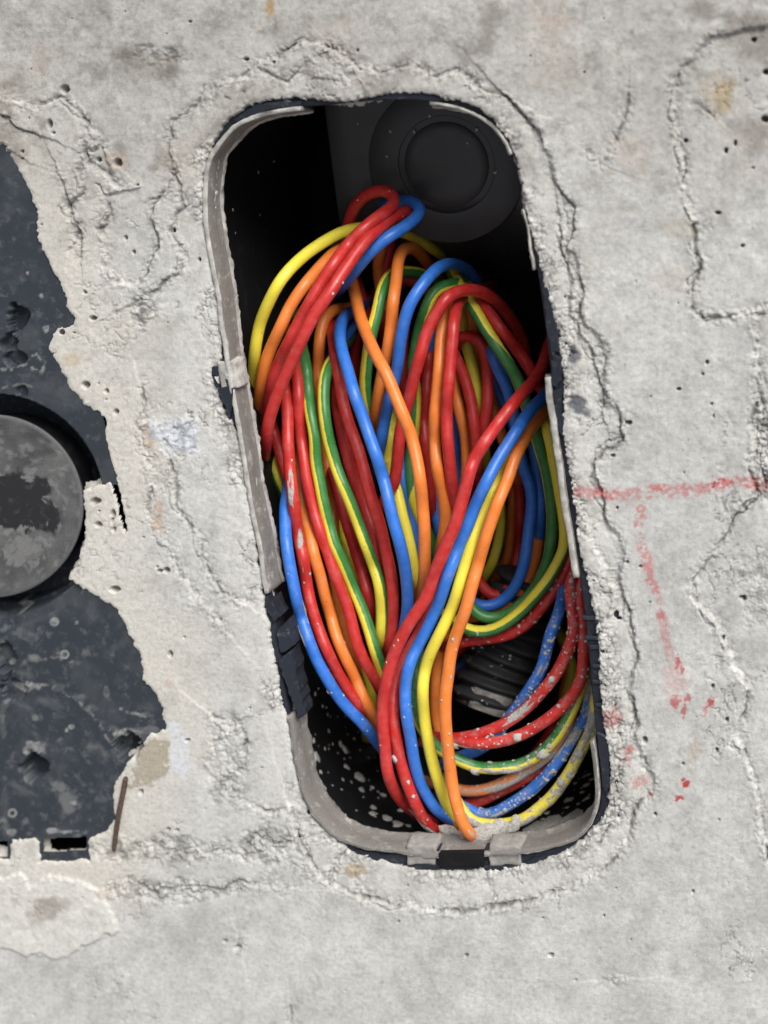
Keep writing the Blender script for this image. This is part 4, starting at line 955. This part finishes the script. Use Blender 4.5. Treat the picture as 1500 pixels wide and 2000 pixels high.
# top left sweep
wire('r', [(674,490,182),(676,460,174),(681,434,166),(691,405,158),(711,383,150),(737,371,144),(760,373,140),(771,388,136),(764,404,130),(748,416,122),(720,438,110),(691,466,98),(661,502,86),(636,540,78),(611,580,74),(587,622,72),(568,660,72),(550,696,76),(537,728,82),(528,762,90),(522,800,100)], "red wire with a small loop at its top sweeping to the left rim", drops=5, span=(.1, .4), k=2.45)
wire('r', [(812,404,176),(797,411,152),(766,424,132),(744,440,118),(720,463,104),(696,494,90),(671,530,78),(647,566,68),(624,601,62),(606,632,58),(588,670,56),(572,704,55),(556,738,56),(541,771,58),(529,804,62),(521,838,70),(519,862,82)], "bright red wire sweeping from the top down to the left rim, in front", drops=7, span=(.08, .4), k=2.45, ends=(0, 1))
wire('b', [(774,394,166),(795,391,158),(815,396,150),(822,412,144),(806,432,136),(784,447,128),(756,464,120),(730,486,116),(706,510,118),(690,530,124)], "short blue wire bending round at the very top of the bundle", k=2.45)
wire('g', [(836,480,186),(814,465,178),(780,452,166),(740,446,150),(704,446,134),(686,449,124),(662,456,114),(630,474,102),(600,495,92),(571,522,84),(546,553,78),(527,588,76),(512,624,76),(503,658,78),(497,695,82),(494,730,90),(492,762,102)], "bright yellow wire arching over the top left of the bundle", phi=[30, 20, 20, 15, 12, 10])
wire('o', [(664,480,130),(646,500,112),(618,527,98),(590,562,88),(567,600,80),(549,636,77),(535,665,77),(521,698,80),(512,736,85),(507,772,92),(504,806,104)], "orange wire between the yellow arch and the red sweep at the upper left")
# front strands
wire('o', [(678,520,168),(688,556,140),(697,594,120),(711,640,100),(732,688,82),(751,726,72),(770,772,64),(787,812,60),(802,848,58),(813,898,56),(821,944,56),(826,1000,58),(829,1056,62),(829,1100,68),(827,1136,76),(821,1170,86)], "long orange wire crossing the middle from upper left to lower centre")
wire('b', [(704,600,170),(684,610,146),(668,624,124),(662,650,106),(668,684,92),(679,724,82),(693,768,74),(708,812,68),(724,858,64),(742,910,62),(755,956,62),(767,1010,62),(781,1062,64),(791,1112,68),(796,1160,74),(794,1200,80),(786,1236,90)], "long blue wire running down the centre left of the crossing orange one")
wire('r', [(898,1064,104),(866,1130,96),(838,1196,88),(812,1248,80),(786,1296,70),(772,1334,64),(768,1372,60),(769,1412,58),(778,1462,56),(788,1504,55),(801,1546,56),(819,1587,58),(838,1612,62),(866,1628,72),(900,1632,84)], "pinkish red wire tucked under the red crossing wire, whitened at its lower end", dust=.3, crust=((.74, .90, 10, 80), (.9, .97, -90, 70)), drops=8, span=(.5, .9), lump=((.62, 60, 8),))
wire('g', [(1052,828,142),(1024,862,122),(996,900,98),(968,945,78),(949,988,66),(930,1036,60),(914,1086,57),(898,1140,55),(884,1184,54),(864,1228,54),(845,1266,54),(831,1302,55),(826,1342,56),(828,1386,57),(833,1430,58),(841,1470,60),(851,1511,62),(863,1547,65),(875,1577,70),(888,1602,80)], "bright yellow wire between the blue and orange crossing wires", phi=[40, 30, 25, 20, 10, 5, 5, 0])
wire('b', [(1084,742,150),(1064,773,122),(1036,802,100),(1007,844,78),(981,882,66),(960,924,60),(938,970,56),(917,1018,54),(897,1064,53),(877,1116,52),(866,1152,52),(856,1184,52),(838,1220,52),(820,1256,52),(803,1292,52),(794,1330,52),(792,1372,52),(795,1410,53),(802,1452,54),(812,1500,56),(824,1540,59),(842,1570,64),(861,1588,72),(884,1604,86)], "bright blue crossing wire from the right rim to the bottom centre", dust=.15, drops=10, span=(.6, .95), crust=((.615, .635, -40, 10), (.9, .95, -70, 60)))
wire('o', [(1086,782,152),(1063,804,126),(1040,832,104),(1018,868,84),(1001,904,72),(987,944,64),(971,984,58),(955,1028,54),(939,1084,51),(926,1134,49),(911,1188,48),(896,1226,48),(883,1264,48),(875,1304,47),(871,1350,46),(870,1400,45),(874,1456,44),(879,1502,43),(885,1542,42),(893,1577,42),(903,1606,44),(914,1625,50),(925,1634,62),(932,1634,80)], "orange crossing wire, the frontmost, hanging over the lower rim", dust=.2, drops=12, span=(.6, .97), ends=(1, 0), crust=((.955, .985, -120, 20),))
wire('r', [(1096,630,215),(1082,652,185),(1071,676,156),(1064,706,132),(1051,735,112),(1020,768,90),(984,812,70),(950,858,58),(921,910,50),(903,975,46),(886,1032,44),(867,1078,43),(848,1122,42),(838,1156,42),(819,1188,42),(796,1224,42),(776,1260,43),(761,1300,44),(752,1338,45),(748,1380,46),(749,1424,47),(751,1464,49),(757,1506,52),(768,1540,58),(786,1566,66),(808,1586,78),(840,1606,96)], "bright red crossing wire from the right rim down to the bottom left of the loops", dust=.1, drops=6, span=(.3, .9), crust=((.855, .90, -60, 50), (.88, .985, 10, 110)))
# smear of cement that holds the wire ends to the lower rim
parts = [blob(P(944, 1628, 66), W, 22, 0.45, 1, 1.5, Vector((1, .1, 0))), blob(P(968, 1616, 80), W, 19, 0.4, 2, 1.5, Vector((1, .3, 0))), blob(P(925, 1640, 60), W, 13, .5, 3), blob(P(905, 1632, 70), W, 11, .5, 4), blob(P(880, 1624, 82), W, 13, .4, 5, 1.8, Vector((1, -.2, 0))), blob(P(1000, 1612, 104), W, 13, .4, 6, 1.6)]
v, f = join(parts)
link("cement_lump", mesh_from("cement_lump", v, f), M_CRUST, label="pale lump of cement where the wires touch the lower rim", cat="cement")

# ------------------------------------------------------------------ plastic plate with round plug on the left
plate = empty("cover_plate", P(-19, 990, 90), "slate grey plastic cover with a round plug, half buried in concrete at the left", "cover plate")
ax_ = np.concatenate([np.arange(-470, -20, 8), np.arange(-20, 345, 2.5)]); ay_ = np.concatenate([np.arange(190, 1720, 2.5)])
PX, PY = np.meshgrid(ax_.astype(np.float32), ay_.astype(np.float32))
R = np.hypot(PX - DISC_C[0], PY - DISC_C[1])
pw1 = fbm(PX, PY, 20, 4, 601); pw2 = fbm(PX, PY, 60, 4, 602); pw3 = fbm(PX, PY, 7, 3, 603)
Z = -5.0 + 0.5 * pw2 + 0.25 * pw1
lower = sstep(1030, 1120, PY)
gr = (1 - sstep(216, 220, R))
Z = Z - gr * 75 - (1 - sstep(206, 209, R)) * 45 - lower * sstep(216, 218, R) * (1 - sstep(238, 243, R)) * 7
dustv = 0.015 + 0.07 * sstep(0, .8, pw2) + 0.05 * sstep(.2, .9, pw1)
dustv = dustv + 0.45 * sstep(.35, .9, fbm(PX, PY, 30, 5, 604)) * sstep(1150, 1260, PY) * (1 - sstep(60, 300, PX))
dustv = dustv * sstep(208, 224, R)
def pm(x0, y0, rx, ry, n_=.3): return 1 - sstep(.75, 1.05, np.hypot((PX - x0) / rx, (PY - y0) / ry) + n_ * pw1)
for (x0, y0, rx, ry, dp) in ((28, 626, 24, 32, 14), (12, 668, 20, 16, 12), (24, 702, 22, 14, 9), (40, 765, 10, 10, 5), (66, 1502, 31, 29, 20), (245, 1462, 34, 26, 22), (8, 1292, 16, 36, 10), (20, 1350, 30, 24, 6)):
    e = sstep(.4, .6, pm(x0, y0, rx, ry, .45)); Z -= e * dp * 2.2; dustv = dustv * (1 - e)
for (x0, y0, rx, ry, k) in ((62, 1463, 26, 16, .95), (246, 1436, 36, 9, .9), (284, 1430, 24, 8, .6), (225, 1450, 14, 20, .7), (48, 1345, 28, 9, .9), (14, 1302, 8, 5, 1), (55, 1345, 12, 8, 1), (20, 1200, 16, 5, .9), (110, 1155, 14, 12, .4),
                            (52, 534, 5, 6, .9), (78, 552, 4, 4, .8), (80, 580, 6, 7, .9), (88, 644, 6, 8, .9), (104, 1216, 6, 6, .9), (148, 1217, 5, 5, .9), (138, 1422, 6, 5, .9), (168, 1384, 9, 4, .8), (128, 1430, 5, 6, .9), (110, 1345, 12, 7, .6),
                            (145, 1570, 8, 5, .9), (20, 1628, 6, 5, .9), (125, 1626, 36, 6, .95), (206, 1360, 5, 14, .7), (280, 1400, 16, 6, .6), (3, 1400, 10, 40, .6), (8, 1560, 8, 60, .4), (40, 1240, 40, 14, .5)):
    e = pm(x0, y0, rx, ry, .7) * (0.55 + .45 * sstep(-.3, .4, pw3)); dustv = np.maximum(dustv, e * k * (.9 if k > .88 else .5)); Z += e * 1.5
for pts, k in (([(40,1330),(100,1340),(150,1370),(190,1410),(215,1450)], .6), ([(60,1290),(110,1285),(150,1300)], .45), ([(230,1385),(260,1395),(285,1402)], .7), ([(55,700),(62,722),(80,730),(86,710),(70,692),(55,700)], .7), ([(0,720),(20,722),(48,712)], .6), ([(0,760),(30,752),(60,758)], .4)):
    d, _ = line_dist(pts, PX + 5 * pw1, PY + 5 * pw2); dustv = np.maximum(dustv, k * (1 - sstep(1, 4.5, d)) * sstep(-.3, .4, pw3))
for (x0, y0) in ((124, 1280), (104, 1216), (22, 1590)):
    d = np.abs(np.hypot(PX - x0, PY - y0) - 7); dustv = np.maximum(dustv, .8 * (1 - sstep(1, 3, d)))
streak = sstep(.1, .9, fbm(PX * .35 + PY * .2, PY - PX * .4, 26, 5, 611, .65)) * sstep(-.2, .5, fbm(PX, PY, 90, 3, 612))
dustv = np.maximum(dustv, .22 * streak * sstep(222, 240, R))
# slots along the lower edge
sl1 = 1 - sstep(.92, 1.0, np.maximum(np.abs(PX - 124) / 42, np.abs(PY - 1651 + 0.05 * (PX - 124)) / 12)); Z -= sl1 * 60; dustv *= (1 - sl1)
sl2 = 1 - sstep(.92, 1.0, np.maximum(np.abs(PX + 16) / 28, np.abs(PY - 1660) / 14)); Z -= sl2 * 60; dustv *= (1 - sl2)
pv = place(PX.ravel().astype(float), PY.ravel().astype(float), 0.0); pv[:, 2] = Z.ravel() * U
s_p = poly_sdf(PLATE, PX, PY)
kp = (s_p < 16)
ids = np.arange(PX.size).reshape(PX.shape)
kp &= (sl1 < .3) & (sl2 < .3) & (s_p < 10)
kq = kp[:-1, :-1] & kp[1:, :-1] & kp[:-1, 1:] & kp[1:, 1:]
q = np.stack([ids[1:, :-1], ids[1:, 1:], ids[:-1, 1:], ids[:-1, :-1]], -1)[kq]
us = np.zeros(PX.size, bool); us[q.ravel()] = True; rm = np.cumsum(us) - 1
pme = mesh_quads("plate", pv[us], rm[q])
a = pme.attributes.new("dust", 'FLOAT', 'POINT'); a.data.foreach_set("value", np.clip(dustv, 0, 1).ravel()[us].astype(np.float32))
link("plate", pme, M_PLATE, plate)
bq = place(np.array([-520., 330, 330, -520]), np.array([180., 180, 1740, 1740]), 0.0); bq[:, 2] = -150 * U
link("dark_backing", mesh_from("dark_backing", bq, [(0, 3, 2, 1)], False), M_BOX, plate)  # black sheet added underneath so the slots and crack show dark
# the plug
NR, NA = 70, 180
rr_ = np.concatenate([np.linspace(0.5, 172, NR - 6), [175, 177.5, 179, 179, 172, 166]]); hz = np.concatenate([np.zeros(NR - 6), [-.3, -1.0, -2.5, -9, -14, -90]])
A_ = np.linspace(0, 2 * np.pi, NA, endpoint=False)
DX = DISC_C[0] + rr_[:, None] * np.cos(A_)[None]; DY = DISC_C[1] + rr_[:, None] * np.sin(A_)[None]
dn1 = fbm(DX, DY, 40, 5, 701); dn2 = fbm(DX, DY, 12, 4, 702)
dirt = 0.40 + 0.2 * dn1 + 0.35 * sstep(.1, .8, dn2)
core = 1 - sstep(.85, 1.02, np.maximum(np.abs(DX - 30) / 82, np.abs(DY - 985) / 62) + .35 * dn1 + .12 * dn2)
dirt = dirt * (1 - core) + 0.05 * core
ringw = np.abs(core - .5) < .42
dirt = np.where(ringw & (dn2 > 0.15), 0.75, dirt)
patch = 1 - sstep(.7, 1.1, np.hypot((DX - 45) / 42, (DY - 1075) / 34) + .5 * dn2); dirt = np.maximum(dirt, .8 * patch)
dirt = np.where(rr_[:, None] > 174, 0.5, dirt)
dirt[-3:] = 0
dv = place(DX.ravel(), DY.ravel(), 0.0)
dv[:, 2] = (np.broadcast_to(hz[:, None], DX.shape) - 3 + 0.5 * dn2 * (rr_[:, None] < 172) * (1 - core)).ravel() * U
ids = np.arange(DX.size).reshape(DX.shape); nxt = np.roll(ids, -1, 1)
q = np.stack([ids[:-1], ids[1:], nxt[1:], nxt[:-1]], -1).reshape(-1, 4)
dme = mesh_quads("plug", dv, q)
a = dme.attributes.new("dust", 'FLOAT', 'POINT'); a.data.foreach_set("value", np.clip(dirt, 0, 1).ravel().astype(np.float32))
link("plug", dme, M_DISC, plate)

# rusty nail lying at the plate's lower corner
c = catmull([(246,1518,-3),(240,1550,-6),(232,1590,-7),(226,1630,-6),(222,1664,-4)], step=4); c[:, 2] *= 1
pw = place(c[:, 0], c[:, 1], c[:, 2]); s = np.linspace(0, 1, len(pw))
rad = np.interp(s, [0, .03, .5, .9, .97, 1], [4.0, 5.8, 5.8, 5.4, 4.2, 1.2])
nail = link("rusty_nail", tube(pw, rad, seg=12, name="rusty_nail"), M_RUST, label="rusty brown nail lying on the concrete below the cover's corner", cat="nail")
